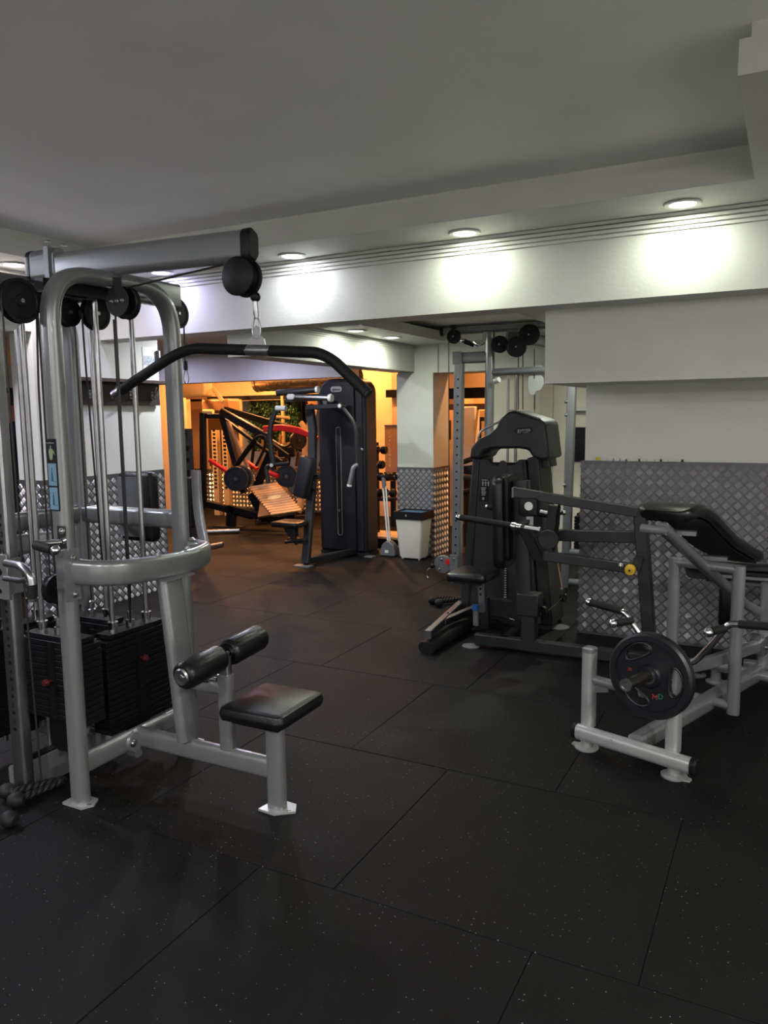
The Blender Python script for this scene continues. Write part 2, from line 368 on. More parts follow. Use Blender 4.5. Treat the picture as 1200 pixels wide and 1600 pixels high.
# ------------------------------------------------------------------ ceiling lights
def lamp(x, y, z, col, watts, label, group=None, es=9):
    t = thing('downlight', label, 'light', (x, y, z), group)
    link('trim_ring', B().lathe([(.068, .0), (.096, -.002), (.1, -.006), (.094, -.012), (.070, -.010), (.066, .0)], (x, y, z), Z_, 28), M['white'], t)
    link('diffuser', B().lathe([(.0001, -.006), (.069, -.006), (.069, 0)], (x, y, z), Z_, 28), emis(col, es), t)
    ld = bpy.data.lights.new('downlight_light', 'AREA'); ld.shape = 'DISK'; ld.size = .13; ld.energy = watts; ld.color = col
    lo = bpy.data.objects.new('downlight_light', ld); COL.objects.link(lo); lo.location = (0, 0, -.02); lo.parent = t
    return t
LB = ['round white downlight at the right end of the beam soffit', 'round white downlight above the middle of the main beam', 'round white downlight right of the lat tower pulley',
      'lavender-white downlight in the soffit behind the grey boom', 'pinkish white downlight at the left edge of the ceiling']
for i, (x, y, z, c, wt) in enumerate(LAMPS):
    if i < 5: lb, g = LB[i], None
    elif i == 12: lb, g = 'small downlight in the back bay soffit nearer the main beam', None
    elif i == 13: lb, g = 'small downlight in the back bay soffit nearer the white column', None
    elif i == 14: lb, g = 'downlight hidden above the grey bulkhead in the back bay', None
    elif i >= 15: lb, g = ['lavender downlight behind the main beam, above the fly machine seat', 'lavender downlight behind the left wall end, before the leg press', 'cool white downlight between the left wall and the second beam', 'lavender downlight far left, beyond the person in black'][i-15], 'downlights of the left bay'
    else: lb, g = ['cool downlight in the left ledge beside the cable column', 'cool downlight in the left ledge nearest the camera', 'warm white downlight in the right ledge beside the row machine', 'warm white downlight in the right ledge level with the camera', 'white downlight in the ledge behind the camera, leftmost of three', 'white downlight in the ledge behind the camera, middle of three', 'white downlight in the ledge behind the camera, rightmost of three'][i-5], 'downlights of the ceiling ledge around the recess'
    lamp(x, y, z, c, wt, lb, g)
OL = ['orange ceiling lamp before the air conditioner', 'orange ceiling lamp over the perforated rack posts', 'orange ceiling lamp right above the leg press', 'orange ceiling lamp over the plant wall', 'orange ceiling lamp over the banner', 'orange ceiling lamp just inside the doorway beside the cable station', 'orange ceiling lamp over the cream shrouded machine']
for (x, y, wt), lb in zip(ORANGE_LAMPS, OL):
    lamp(x, y, 2.72, ORANGE, wt, lb, 'orange lamps of the far room', 6)

# ------------------------------------------------------------------ multi-station cable tower (left foreground)
def pulley(parent, c, n, r, m='black', cover=None, name='pulley', th=.03):
    n = Vector(n).normalized(); c = Vector(c)
    o = link(name, B().lathe([(.0001, -th/2), (r*.25, -th/2), (r*.28, -th/2+.004), (r*.8, -th/2+.004), (r*.84, -th/2), (r, -th/2), (r*.93, -th*.15), (r*.93, th*.15), (r, th/2), (r*.84, th/2), (r*.8, th/2-.004), (r*.28, th/2-.004), (r*.25, th/2), (.0001, th/2)], c, n, 32), M[m], parent)
    link('axle_bolt', B().cyl(c-n*(th/2+.008), c+n*(th/2+.008), .009, n=6), M['steel'], o)
    if cover: cover(o, c, n)
    return o
def bolt(parent, p, n, r=.011):
    n = Vector(n).normalized(); return link('bolt', B().lathe([(.0001, .012), (r*.7, .010), (r, .003), (r*1.35, .002), (r*1.35, 0), (.0001, 0)], p, n, 12), M['steel'], parent)
T = thing('cable_tower', 'large silver-grey multi-station cable tower with black weight stacks in the left foreground', 'exercise machine', (-2.9, 2.46, 0))
OV = rrect(.085, .062, .030, 5)
xA, yA, yB, ztop = -2.57, 2.13, 2.80, 2.175
def arch(x, name, lab=None):
    pts = fillet([(x, yA, .0), (x, yA, ztop), (x, yB, ztop), (x, yB, 0)], .20, 8)
    return link(name, B().sweep(pts, OV, n=X_), M['silver'], T, lab)
aF = arch(-2.57, 'arch_frame'); aB = arch(-3.24, 'arch_frame')
for x, y in ((-2.57, yA), (-2.57, yB), (-3.24, yA), (-3.24, yB)):
    link('foot_plate', B().prism([(-.06, -.045), (.05, -.045), (.075, 0), (.05, .045), (-.06, .045)], (x, y, 0), X_, Y_, 0, .010), M['silverworn'], T)
hs = B()
for z, y in ((.34, yA), (.55, yA)): hs.cyl((-2.525, y, z), (-2.527, y, z+.0001), .006)
RC = rrect(.092, .052, .024, 4)   # rail profile, first axis is up
def rail(name, pts, prof=RC, m='silver', n=Z_, parent=None, lab=None): return link(name, B().sweep([Vector(p) for p in pts], prof, n=n), M[m], parent or T, lab)
rail('base_rail', [(-2.57, yA, .165), (-2.57, yB, .165)]); rail('base_rail', [(-3.24, yA, .165), (-3.24, yB, .165)])
rail('base_rail', [(-3.24, 2.46, .11), (-2.57, 2.46, .11)]); rail('base_rail', [(-2.90, 2.06, .08), (-2.90, 2.95, .08)])
rail('crossbar', [(-3.24, yB, 1.115), (-2.57, yB, 1.115)]); rail('crossbar', [(-3.24, yA, 1.115), (-3.24, yB, 1.115)])
# stack hoops
def hoop(sx, x0):
    pts = fillet([(x0, yA-.005, .99), (x0+sx*.20, yA+.045, .985), (x0+sx*.235, 2.36, .975), (x0+sx*.235, 2.62, .965), (x0+sx*.14, yB+.03, .965), (x0, yB+.015, .97)], .16, 8)
    return link('guard_hoop', B().sweep(pts, rrect(.105, .050, .024, 4), n=Z_), M['silver'], T)
h1 = hoop(1, xA); hoop(-1, -3.24)
link('bracket_plate', B().box((-2.525, yA-.012, .98), (.006, .075, .21)), M['silver'], h1)
bolt(h1, (-2.52, yA-.005, 1.05), X_); bolt(h1, (-2.52, yA-.005, .90), X_)
for y in (2.40, 2.58): bolt(h1, (xA+.235, y, 1.025), Z_, .009)
for y in (2.78,): bolt(h1, (xA+.06, y+.03, 1.02), Z_, .012)
# seat frame
link('hoop_support', B().sweep([(-2.262, 2.46, .215), (-2.30, 2.46, .60), (-2.35, 2.475, .925)], rrect(.055, .125, .024, 4), n=X_), M['silver'], T)
link('support_cap', B().box((-2.33, 2.475, .922), (.10, .17, .008)), M['silver'], T)
rail('seat_rail', [(-2.55, 2.455, .172), (-1.81, 2.455, .172)])
link('rail_flange', B().lathe([(.0001, .012), (.045, .012), (.05, .0), (.0001, 0)], (-2.543, 2.415, .165), X_, 20), M['silver'], T); bolt(T, (-2.531, 2.395, .165), X_, .014)
rail('seat_brace', [(-2.27, 2.455, .475), (-2.06, 2.455, .475)], rrect(.062, .05, .022, 4))
kp = link('knee_post', B().sweep([(-2.045, 2.455, .21), (-2.045, 2.455, .535)], rrect(.066, .05, .018, 4), n=X_), M['silver'], T)
link('adjuster_tube', B().sweep([(-2.045, 2.455, .50), (-2.045, 2.455, .615)], rrect(.050, .036, .008, 3), n=X_), M['steel'], kp)
link('adjuster_knob', B().cyl((-2.11, 2.44, .51), (-2.135, 2.44, .51), .018, .024).cyl((-2.08, 2.44, .51), (-2.115, 2.44, .51), .009), M['chrome'], kp)
sp = link('seat_post', B().sweep([(-1.80, 2.455, .0), (-1.80, 2.455, .405)], rrect(.08, .058, .024, 4), n=X_), M['silver'], T)
link('foot_plate', B().prism([(-.06, -.05), (.02, -.055), (.09, .0), (.06, .05), (-.04, .055)], (-1.80, 2.455, 0), X_, Y_, 0, .010), M['silverworn'], T)
link('adjuster_knob', B().cyl((-1.89, 2.44, .365), (-1.915, 2.44, .368), .017, .023).cyl((-1.835, 2.44, .365), (-1.895, 2.44, .365), .009), M['chrome'], sp)
# seat cushion (wedge toward the knees)
sc = _v(-1.795, 2.435, .447)
ax = (_v(.985, .02, .0).normalized(), _v(-.02, 1, 0).normalized(), Z_)
st = link('seat', B().pad(sc, (.305, .335, .062), ax, .035, .026), M['vinyl'], T)
link('seat_pan', B().box(sc-Z_*.042, (.22, .24, .012)), M['black'], st)
# knee rollers
cL, cR = px(315, 1042, -2.05), px(382, 1007, -2.05); ra = (cL+cR)/2; rd = (cR-cL).normalized(); hl = (cR-cL).length*.5
link('roller_axle', B().cyl(ra-rd*(hl*1.9), ra+rd*(hl*1.9), .013), M['chrome'], T)
for s_ in (-1, 1):
    c = ra+rd*(s_*hl)
    rl = link('knee_roller', B().lathe([(.016, -hl*.80), (.044, -hl*.82), (.052, -hl*.77), (.057, -hl*.67), (.057, hl*.67), (.052, hl*.77), (.044, hl*.82), (.016, hl*.80)], c, rd, 28), M['vinyl'], T)
    link('end_cap', B().lathe([(.0001, .012), (.012, .011), (.013, .008), (.030, .010), (.036, .004), (.036, 0), (.0001, 0)], c+rd*(s_*hl*.82), rd*s_, 24), M['steel'], rl)
# booms on top
OB = rrect(.122, .062, .030, 5)
zb = 2.264
bo = link('boom', B().sweep([(-2.90, 2.46, zb), (-1.865, 2.46, zb-.022)], OB, n=Z_), M['silver'], T)
link('end_cap', B().sweep([(-1.87, 2.46, zb-.022), (-1.842, 2.46, zb-.022), (-1.83, 2.46, zb-.022)], rrect(.127, .068, .033, 5), n=Z_, scale=[1, 1, .8]), M['black'], bo)
link('boom', B().sweep([(-3.045, 2.46, zb+.01), (-2.885, 2.46, zb+.01)], rrect(.142, .068, .032, 5), n=Z_), M['grey'], T)
link('end_cap', B().sweep([(-3.075, 2.46, zb+.01), (-3.065, 2.46, zb+.01), (-3.04, 2.46, zb+.01)], rrect(.146, .072, .034, 5), n=Z_, scale=[.8, 1, 1]), M['black'], T)
b2 = link('boom', B().sweep([(-2.93, 2.5, 2.235), (-2.93, 3.24, 2.235)], rrect(.125, .065, .016, 4), n=Z_), M['silver'], T)
link('boom', B().sweep([(-3.08, 2.52, 2.20), (-3.08, 1.65, 2.20)], circ(.037, 20), n=Z_), M['grey'], T)
link('hub_plate', B().box((-2.9, 2.46, 2.165), (.60, .42, .014)).box((-2.72, 2.46, 2.14), (.05, .50, .05)).box((-2.93, 2.46, 2.13), (.45, .05, .05)), M['dark'], T)
link('hub_clamp', B().box((-2.92, 2.46, 2.27), (.028, .085, .155)), M['grey'], T)
for y in (2.42, 2.50): bolt(T, (-2.90, 2.46+(y-2.46)*1.05, 2.36), Z_, .01)
# weight stacks: (centre x, centre y, along x?, bottom z, number of plates)
def stack(cx, cy, ax_, z0, n, pin=None, top=.028):
    L, W_, t = .40, .105, .0275
    sx, sy = (L, W_) if ax_ else (W_, L)
    zt = z0+n*t
    s = link('weight_stack', B().mm((cx-sx*.42, cy-sy*.42, zt), (cx+sx*.42, cy+sy*.42, zt+.022)), M['iron'], T, bevel=.002)
    pb = B().box((cx, cy, z0+t/2), (sx, sy, t-.0035)); first = link('weight_plate', pb, M['iron'], s, bevel=.0015)
    dx, dy = (0, -sy/2-.001) if ax_ else (sx/2+.001, 0)
    link('label_strip', B().box((cx+dx*.999, cy+dy*.999, z0+n*t/2), (.05 if ax_ else .0012, .0012 if ax_ else .05, n*t-.01)), M['black'], s)
    for i in range(1, n):
        o = first.copy(); COL.objects.link(o); o.location = first.location+Z_*(t*i)
    rb = B()
    for k in (-1, 1):
        x, y = (cx+k*.105, cy) if ax_ else (cx, cy+k*.105)
        link('guide_rod', B().cyl((x, y, .12), (x, y, 2.14), .0125, n=14), M['steel'], s)
        link('rod_collar', B().lathe([(.013, 0), (.021, 0), (.021, .03), (.024, .032), (.024, .045), (.013, .045)], (x, y, zt+.022), Z_, 16), M['chrome'], s)
    link('cable_anchor', B().lathe([(.012, 0), (.02, .0), (.02, .03), (.012, .035), (.012, .07), (.006, .075), (.0001, .08)], (cx, cy, zt+.022), Z_, 14), M['steel'], s)
    link('lift_cable', B().cyl((cx, cy, zt+.09), (cx, cy, 2.04), .0042, n=8), M['cable'], s)
    link('buffer_block', B().box((cx, cy, (z0+.12)/2+.02), (.10 if ax_ else .07, .07 if ax_ else .10, max(.02, z0-.10))), M['black'], s)
    if pin is not None:
        p = _v(cx+dx, cy+dy, z0+t*pin); d = Vector((dx, dy, 0)).normalized()
        link('selector_pin', B().lathe([(.0001, .045), (.012, .044), (.016, .036), (.016, .026), (.007, .022), (.005, 0), (.0001, 0)], p, d, 16), M['pinred'], s, 'dark red selector pin')
        hb = B()
        for i in range(n): hb.cyl(_v(cx+dx, cy+dy, z0+t*(i+.5))-d*.002, _v(cx+dx, cy+dy, z0+t*(i+.5))+d*.0006, .0055, n=8)
        link('pin_hole', hb, M['dark'], s, kind='stuff')
    return s
stack(-2.725, 2.60, False, .165, 16, 11.5); stack(-2.83, 2.285, True, .28, 13, 6.5)
stack(-3.05, 2.665, True, .165, 16); stack(-3.17, 2.335, False, .165, 17)
# top pulleys
def plate_cover(col, off):
    def f(o, c, n):
        link('pulley_cover', B().lathe([(.0001, off), (.066, off), (.070, off*.9), (.070, off*.8), (.0001, off*.8)], c, n, 30), M[col], o)
    return f
pulley(T, (-2.62, 2.035, 2.045), X_, .084); pulley(T, px(8, 487, -2.78), X_, .075, 'white', th=.016)
pulley(T, px(106, 488, -2.82), X_, .062); p3 = pulley(T, px(149, 490, -2.76), X_, .073)
p4 = pulley(T, px(198, 474, -2.47), Y_, .066, th=.028)
c4 = px(193, 472, -2.47)
p4c = link('pulley_bracket', B().lathe([(.0001, 0), (.060, 0), (.062, .002), (.062, .005), (.0001, .005)], c4-Y_*.03, -Y_, 30).box(c4+_v(0.005, -.033, .06), (.045, .006, .07)), M['dark'], T)
for k in (-.03, 0, .03): bolt(p4c, c4+_v(k, -.035, 0), -Y_, .006)
p5 = pulley(T, px(276, 490, -2.93), X_, .078)
cE = py(378, 433, 2.46)
eb = link('pulley_bracket', B().box((-1.91, 2.46, 2.172), (.10, .05, .03)).box(cE+_v(.01, -.020, .04), (.03, .004, .09)).box(cE+_v(.01, .02, .04), (.03, .004, .09)), M['dark'], T)
cE = py(378, 433, 2.46)
pe = pulley(T, cE, Y_, .060)
for s_ in (-1, 1): link('pulley_cover', B().lathe([(.0001, 0), (.066, .0), (.073, .004), (.073, .010), (.066, .012), (.0001, .012)], cE+Y_*(s_*.028)-(Y_*.006), Y_, 36), M['black'], pe)
# cables
def wire(name, pts, parent, r=.0042, m='cable', fil=.05): return link(name, B().sweep(fillet(pts, fil, 5), circ(r, 8)), M[m], parent)
wire('cable', [cE+_v(-.0, 0, .062), c4+_v(.02, 0, .055)], T)
wire('cable', [c4+_v(-.05, 0, 0), c4+_v(-.05, 0, -1.2), (-2.62, 2.50, .68)], T)
wire('cable', [(-2.62, 1.96, 2.04), (-2.70, 2.03, 1.0), (-2.72, 2.06, .10)], T)
wire('cable', [px(57, 480, -2.62), px(60, 600, -2.66), px(78, 900, -2.66)], T); wire('cable', [px(128, 490, -2.76), px(133, 560, -2.76), px(160, 880, -2.80)], T)
wire('cable', [px(265, 465, -2.93), px(170, 463, -2.76)], T)
pw = pulley(T, px(88, 920, -2.66), X_, .062)
wire('cable', [px(287, 495, -2.93), px(289, 570, -2.93)], T)
# snap hook under the rear boom
hc = px(290, 572, -2.93)
T2 = thing('carabiner', 'snap hook hanging on a short black cable beside the right arch post of the tower', 'hook', hc)
link('rubber_stop', B().lathe([(.0001, .03), (.011, .028), (.012, -.02), (.0001, -.022)], hc, Z_, 12), M['black'], T2)
def carab(parent, top, L, wd, ax_=X_, r=.0035, name='hook_loop', m='steel'):
    ax_ = Vector(ax_); pts = []
    for i in range(24):
        a = 2*PI*i/24; pts.append(Vector(top)+ax_*(wd/2*math.sin(a)*(1-.3*math.cos(a)))+Z_*(-L/2+L/2*math.cos(a)))
    return link(name, B().sweep(pts, circ(r, 8), n=ax_.cross(Z_), closed=True), M[m], parent)
carab(T2, hc-Z_*.018, .075, .034)
# numbered, pin-adjusted cable column facing the camera
cx, cy = -2.853, 2.078
pc = link('cable_column', B().sweep([(cx, cy, .02), (cx, cy, 2.16)], rrect(.076, .052, .010, 3), n=X_), M['steel'], T)
n_ = 11; z0_ = py(22, 868, cy-.03).z
zs = [py(x, y, cy-.027).z for x, y in ((2, 709), (10, 821))]
step = (zs[0]-zs[1])/4
for k in range(1, 20):
    z = zs[1]+step*(k-13)
    if not .15 < z < 2.1: continue
    link('pin_hole', B().cyl((cx+.002, cy-.0262, z), (cx+.002, cy-.0275, z), .0085, n=12), M['black'], pc)
    text(str(k), (cx+.002, cy-.0272, z+step*.45), X_, Z_, .032, M['black'], pc, 'hole_number', .0004)
link('base_arm', B().mm((-2.90, 2.09, .0), (-2.845, 2.46, .135)), M['silver'], T, bevel=.004)
link('base_arm_cap', B().mm((-2.895, 2.10, .135), (-2.85, 2.30, .142)), M['black'], T)
ca = link('pulley_carriage', B().mm((cx-.075, cy-.045, .865), (cx+.052, cy-.03, 1.055)).mm((cx-.045, cy-.045, .885), (cx-.038, cy+.03, 1.035)).mm((cx+.040, cy-.045, .885), (cx+.046, cy+.03, 1.035)), M['silver'], T, bevel=.004)
hb = B()
for dx, dz in ((.0, .17), (.0, .02), (.005, .10)): hb.cyl((cx+dx, cy-.046, .88+dz), (cx+dx, cy-.048, .88+dz), .009 if dz != .10 else .014, n=12)
link('carriage_hole', hb, M['black'], ca)
hp = fillet([py(10, 880, 1.985), py(35, 885, 1.93), py(48, 900, 1.92), py(50, 914, 1.92)], .05, 6)
link('carriage_handle', B().sweep(hp, circ(.016, 14)).sweep([py(8, 904, 1.985), py(30, 907, 1.94), py(44, 905, 1.92)], circ(.012, 12)), M['steel'], ca)
link('handle_grip', B().cyl(py(50, 914, 1.92), py(50, 934, 1.92), .019), M['rubber'], ca)
link('grip_collar', B().cyl(py(50, 934, 1.92), py(50, 939, 1.92), .022), M['chrome'], ca)
# bar hook with rubber sleeve on the left arch post
hk = link('bar_hook', B().box((-2.535, 2.093, 1.13), (.05, .006, .10)).sweep(fillet([(-2.545, 2.09, 1.115), (-2.575, 1.985, 1.12), (-2.44, 1.985, 1.105)], .03, 6), circ(.013, 12)), M['chrome'], T)
link('hook_sleeve', B().cyl((-2.555, 1.985, 1.118), (-2.465, 1.985, 1.108), .019), M['rubber'], hk)
link('hook_end', B().ball((-2.448, 1.985, 1.106), .020), M['chrome'], hk); bolt(hk, (-2.535, 2.09, 1.16), -Y_, .010)
# exercise sticker on the post
so = _v(-2.572, 2.0965, 1.24)
sk = link('instruction_sticker', B().mm((-2.598, 2.0955, 1.238), (-2.546, 2.0985, 1.522)), M['stickdark'], T)
for z in (1.243, 1.338): link('sticker_panel', B().mm((-2.595, 2.0945, z), (-2.549, 2.0955, z+.088)), M['stickblue'], sk)
ln = B()
for z in (1.243, 1.338):
    ln.prism([(-.006, .018), (.006, .018), (.002, .06), (-.003, .06)], (-2.573, 2.0945, z), X_, Z_, 0, .0004); ln.mm((-2.575, 2.0941, z+.062), (-2.571, 2.0945, z+.07)); ln.mm((-2.57, 2.0941, z+.016), (-2.552, 2.0945, z+.018))
link('sticker_figure', ln, M['stickline'], sk, kind='stuff')
gb = B().prism([(-.007, 0), (.007, 0), (.013, .03), (.022, .018), (.020, .03), (.010, .042), (.003, .044), (.003, .056), (-.003, .056), (-.003, .044), (-.010, .042), (-.021, .022), (-.017, .034), (-.012, .028)], (-2.573, 2.0945, 1.44), X_, Z_, 0, .0005)
link('muscle_figure', gb, M['stickgreen'], sk)
text('Lat Pulldown', (-2.574, 2.095, 1.506), X_, Z_, .008, M['lettergrey'], sk)
# rear station chest pad
cp = px(216, 792, -3.35); cpa = (X_, Z_, -Y_); cc = _v(-3.33, 3.12, 1.09)
cc = py(218, 791, 3.15)
pd = link('chest_pad', B().pad(cc, (.245, .385, .07), cpa, .03, .02), M['vinyl'], T)
link('pad_backing', B().box(cc+_v(-.025, -.04, 0), (.165, .012, .33)), M['grey'], pd, 'flat grey backing plate')
rail('pad_arm', [(-3.25, 2.82, 1.11), (-3.36, 3.12, 1.09)], rrect(.05, .05, .01, 2))

# the lat bar hanging from the boom
lbY = 2.46
LBc = py(402, 548, lbY)
LBt = thing('lat_bar', 'long black curved lat pulldown bar with steel ends, hung from the front boom', 'bar', (LBc.x, LBc.y, LBc.z-.2))
pl_ = [py(178, 617, lbY), py(270, 556, lbY), py(300, 544, lbY), py(388, 547, lbY)]; pr_ = [py(422, 548, lbY), py(497, 551, lbY), py(520, 562, lbY), py(576, 616, lbY)]
link('bar_grip', B().sweep(fillet([pl_[0]+(pl_[1]-pl_[0])*.12]+pl_[1:], .10, 7), circ(.0215, 16), n=Y_), M['rubber'], LBt)
link('bar_grip', B().sweep(fillet(pr_[:3]+[pr_[3]+(pr_[2]-pr_[3])*.03], .10, 7), circ(.0215, 16), n=Y_), M['rubber'], LBt)
link('bar_end', B().cyl(pl_[0], pl_[0]+(pl_[1]-pl_[0])*.13, .0185), M['steel'], LBt); link('bar_end', B().cyl(pr_[3], pr_[3]+(pr_[2]-pr_[3])*.05, .019), M['dark'], LBt)
link('centre_collar', B().cyl(py(386, 547, lbY), py(424, 548, lbY), .0215), M['steel'], LBt)
link('hanger_plate', B().prism([(-.042, .012), (.042, .012), (.034, .045), (.016, .058), (.013, .085), (0, .095), (-.013, .085), (-.016, .058), (-.034, .045)], LBc+Y_*.003, X_, Z_, 0, .006), M['steel'], LBt)
ct = py(400, 485, lbY)
SH = thing('snap_hook', 'steel snap hook and black rubber ball joining the front boom pulley to the lat bar', 'hook', py(400, 520, lbY))
link('ball_stop', B().ball(py(399, 464, lbY), .020), M['black'], SH)
link('cable_end', B().cyl(py(399, 470, lbY), py(400, 486, lbY), .010).cyl(py(400, 486, lbY), py(401, 497, lbY), .012, .009), M['steel'], SH)
carab(SH, py(400, 494, lbY), .085, .036)

# rope handles left on the floor
def rope_handle(name, label, pts, ends, r=.016):
    c = Vector(pts[0]); t = thing(name, label, 'rope handle', (c.x, c.y, 0))
    P_ = fillet(pts, .06, 6); b = B()
    for ph in (0, PI):
        q = []; L = 0
        for i, p in enumerate(P_):
            p = Vector(p)
            if i: L += (p-Vector(P_[i-1])).length
            q.append(p)
        # resample and twist two strands
        m = max(8, int(L/.008)); seg = []; acc = 0; j = 0; rs = []
        for k in range(m+1):
            d = L*k/m
            while j < len(q)-2 and acc+(q[j+1]-q[j]).length < d: acc += (q[j+1]-q[j]).length; j += 1
            s_ = (q[j+1]-q[j]); rs.append(q[j]+s_*min(1, (d-acc)/max(1e-6, s_.length)))
        for k, p in enumerate(rs):
            tg = (rs[min(k+1, m)]-rs[max(k-1, 0)]).normalized(); a = tg.cross(Z_).normalized(); b_ = a.cross(tg); an = ph+k*.9
            seg.append(p+a*(math.cos(an)*r*.5)+b_*(math.sin(an)*r*.5))
        b.sweep(seg, circ(r*.62, 7))
    link('rope', b, M['rubber'], t)
    for e in ends: link('ball_end', B().lathe([(.0001, -.035), (.02, -.033), (.032, -.015), (.034, 0), (.030, .018), (.018, .03), (.0001, .032)], e[0], e[1], 18), M['rubber'], t)
    return t
rope_handle('triceps_rope', 'twisted black rope with two rubber ball ends lying by the left tower post', [gz(30, 1248, .034), gz(70, 1232, .034), gz(108, 1216, .05), gz(75, 1222, .045), gz(18, 1238, .05)], [(gz(26, 1250, .035), (1, .6, 0)), (gz(12, 1236, .04), (1, .5, 0))])
rope_handle('triceps_rope', 'black rope end with a rubber ball cut off by the lower left edge', [gz(15, 1280, .034), gz(-25, 1287, .034), gz(-70, 1300, .034)], [(gz(15, 1280, .034), (1, .2, 0))])

# ------------------------------------------------------------------ chest-supported row machine (right foreground)
th_ = math.radians(-17); RU = _v(math.cos(th_), math.sin(th_), 0); RV = _v(-math.sin(th_), math.cos(th_), 0); RO = _v(-.60, 3.55, 0)
def R(a, b, z): return RO+RU*a+RV*b+Z_*z
RW = thing('row_machine', 'silver plate-loaded row machine with an inclined black chest pad, right foreground', 'exercise machine', R(.05, .5, 0))
def RP(name, b, m, parent=None, lab=None, **k): return link(name, b, M[m], parent or RW, lab, **k)
OT = rrect(.075, .058, .028, 5)
ct_ = RP('front_foot_tube', B().sweep([R(-.235, -.055, .088), R(.315, -.055, .088)], OT, n=Z_), 'silverworn')
for s_, a in ((-1, -.235), (1, .315)):
    RP('end_cap', B().sweep([R(a, -.055, .088), R(a+s_*.018, -.055, .088), R(a+s_*.026, -.055, .088)], rrect(.079, .062, .030, 5), n=Z_, scale=[1, 1, .75]), 'black', ct_)
for a in (-.205, .225):
    RP('foot_pad', B().lathe([(.0001, 0), (.055, 0), (.057, .008), (.03, .016), (.028, .06), (.0001, .06)], R(a, -.02, 0), Z_, 20).prism([(-.02, -.05), (.075, -.012), (.075, .012), (-.02, .05)], R(a, -.02, 0), RU*(1 if a > 0 else -1), RV*(1 if a > 0 else -1), 0, .008), 'silverworn')
RP('main_rail', B().sweep([R(.045, -.03, .10), R(.10, 1.45, .10)], rrect(.085, .075, .025, 4), n=Z_), 'silver')
for a, zt in ((-.205, .475), (.212, .545)):
    u_ = RP('bar_rest_post', B().sweep([R(a, .0-.01, .11), R(a, -.01, zt)], rrect(.058, .066, .018, 4), n=RU), 'silverworn')
    RP('post_cap', B().sweep([R(a, -.01, zt), R(a, -.01, zt+.018), R(a, -.01, zt+.024)], rrect(.058, .066, .018, 4), n=RU, scale=[1, 1, .7]), 'grey', u_)
    s_ = 1 if a < 0 else -1
    RP('rest_peg', B().cyl(R(a, -.01, .345), R(a+s_*.16, -.01, .340), .023).prism([(0, -.02), (.10, -.02), (.10, -.045), (.04, -.06), (0, -.06)], R(a, -.01, .345), RU*s_, Z_, -.004, .004), 'silver', u_)
# lever, sleeve and olympic grip plate
lv = RP('lever', B().sweep([R(.095, 1.34, .26), R(.115, .60, .345), R(.125, .02, .445)], rrect(.062, .045, .008, 1), n=Z_), 'silver')
RP('sleeve', B().cyl(R(.125, .03, .452), R(.122, -.285, .462), .0255, n=24), 'sleeve', lv)
RP('sleeve_cap', B().lathe([(.0001, .004), (.012, .004), (.014, .001), (.019, .001), (.020, .006), (.027, .006), (.027, -.004)], R(.122, -.285, .462), -RV, 24), 'steel', lv)
# plate with three grip openings
def grip_plate(c, n, up, r, th, m, mlet, parent_thing, hub='steel'):
    n = Vector(n).normalized(); u = Vector(up); u = (u-n*u.dot(n)).normalized(); v = n.cross(u)
    # flat web with three bean-shaped grip openings, built as a polar grid
    NA = 216; rad = [.13, .20, .28, .36, .42]+[.45+.0225*i for i in range(16)]+[.81, .84]
    m_ = len(rad)
    def hole(i, j):
        k = ((i+.5)/NA*3) % 1; an = (k-.5)*2*PI/3; rr = (rad[j]+rad[j+1])/2
        return ((rr-.625)/.165)**2+(an/.56)**2 < 1
    b = B(); vs = []; fs = []
    for s_ in (-1, 1):
        for i in range(NA):
            a = i/NA*2*PI
            for q in rad: vs.append(c+(u*math.cos(a)+v*math.sin(a))*(q*r)+n*(s_*th*.28))
    def vid(s_, i, j): return s_*NA*m_+(i % NA)*m_+j
    for i in range(NA):
        for j in range(m_-1):
            if hole(i, j): continue
            fs.append((vid(0, i, j), vid(0, i+1, j), vid(0, i+1, j+1), vid(0, i, j+1))); fs.append((vid(1, i, j), vid(1, i, j+1), vid(1, i+1, j+1), vid(1, i+1, j)))
            if j+1 < m_-1 and hole(i, j+1): fs.append((vid(0, i, j+1), vid(0, i+1, j+1), vid(1, i+1, j+1), vid(1, i, j+1)))
            if j > 0 and hole(i, j-1): fs.append((vid(0, i, j), vid(1, i, j), vid(1, i+1, j), vid(0, i+1, j)))
            for d in (-1, 1):
                if hole((i+d) % NA, j): e = i if d < 0 else i+1; fs.append((vid(0, e, j), vid(0, e, j+1), vid(1, e, j+1), vid(1, e, j)))
    b.add(vs, fs)
    web = link('plate_web', b, M[m], parent_thing, ang=30)
    h = th/2
    link('plate_rim', B().lathe([(.80*r, -h*.5), (.83*r, -h), (.95*r, -h), (r, -h*.6), (r, h*.6), (.95*r, h), (.83*r, h), (.80*r, h*.5), (.80*r, -h*.5)], c, n, 72), M[m], parent_thing)
    link('plate_hub', B().lathe([(.13*r, -h), (.24*r, -h), (.29*r, -h*.5), (.29*r, h*.5), (.24*r, h), (.13*r, h), (.13*r, -h)], c, n, 40), M[m], parent_thing)
    link('steel_bushing', B().lathe([(.128*r, -h-.004), (.165*r, -h-.004), (.165*r, h+.004), (.128*r, h+.004), (.128*r, -h-.004)], c, n, 32), M[hub], parent_thing)
    for k in range(3):
        a0 = 2*PI*(k+.5)/3; arc = []
        for t in range(36):
            w_ = 2*PI*t/36; a = a0+.56*math.cos(w_); arc.append(c+(u*math.cos(a)+v*math.sin(a))*((.625+.165*math.sin(w_))*r)+n*th*.30)
        link('grip_lip', B().sweep(arc, circ(.0055, 8), n=n, closed=True), M[m], parent_thing)
    return u, v
Pc = R(.125, -.062, .447)
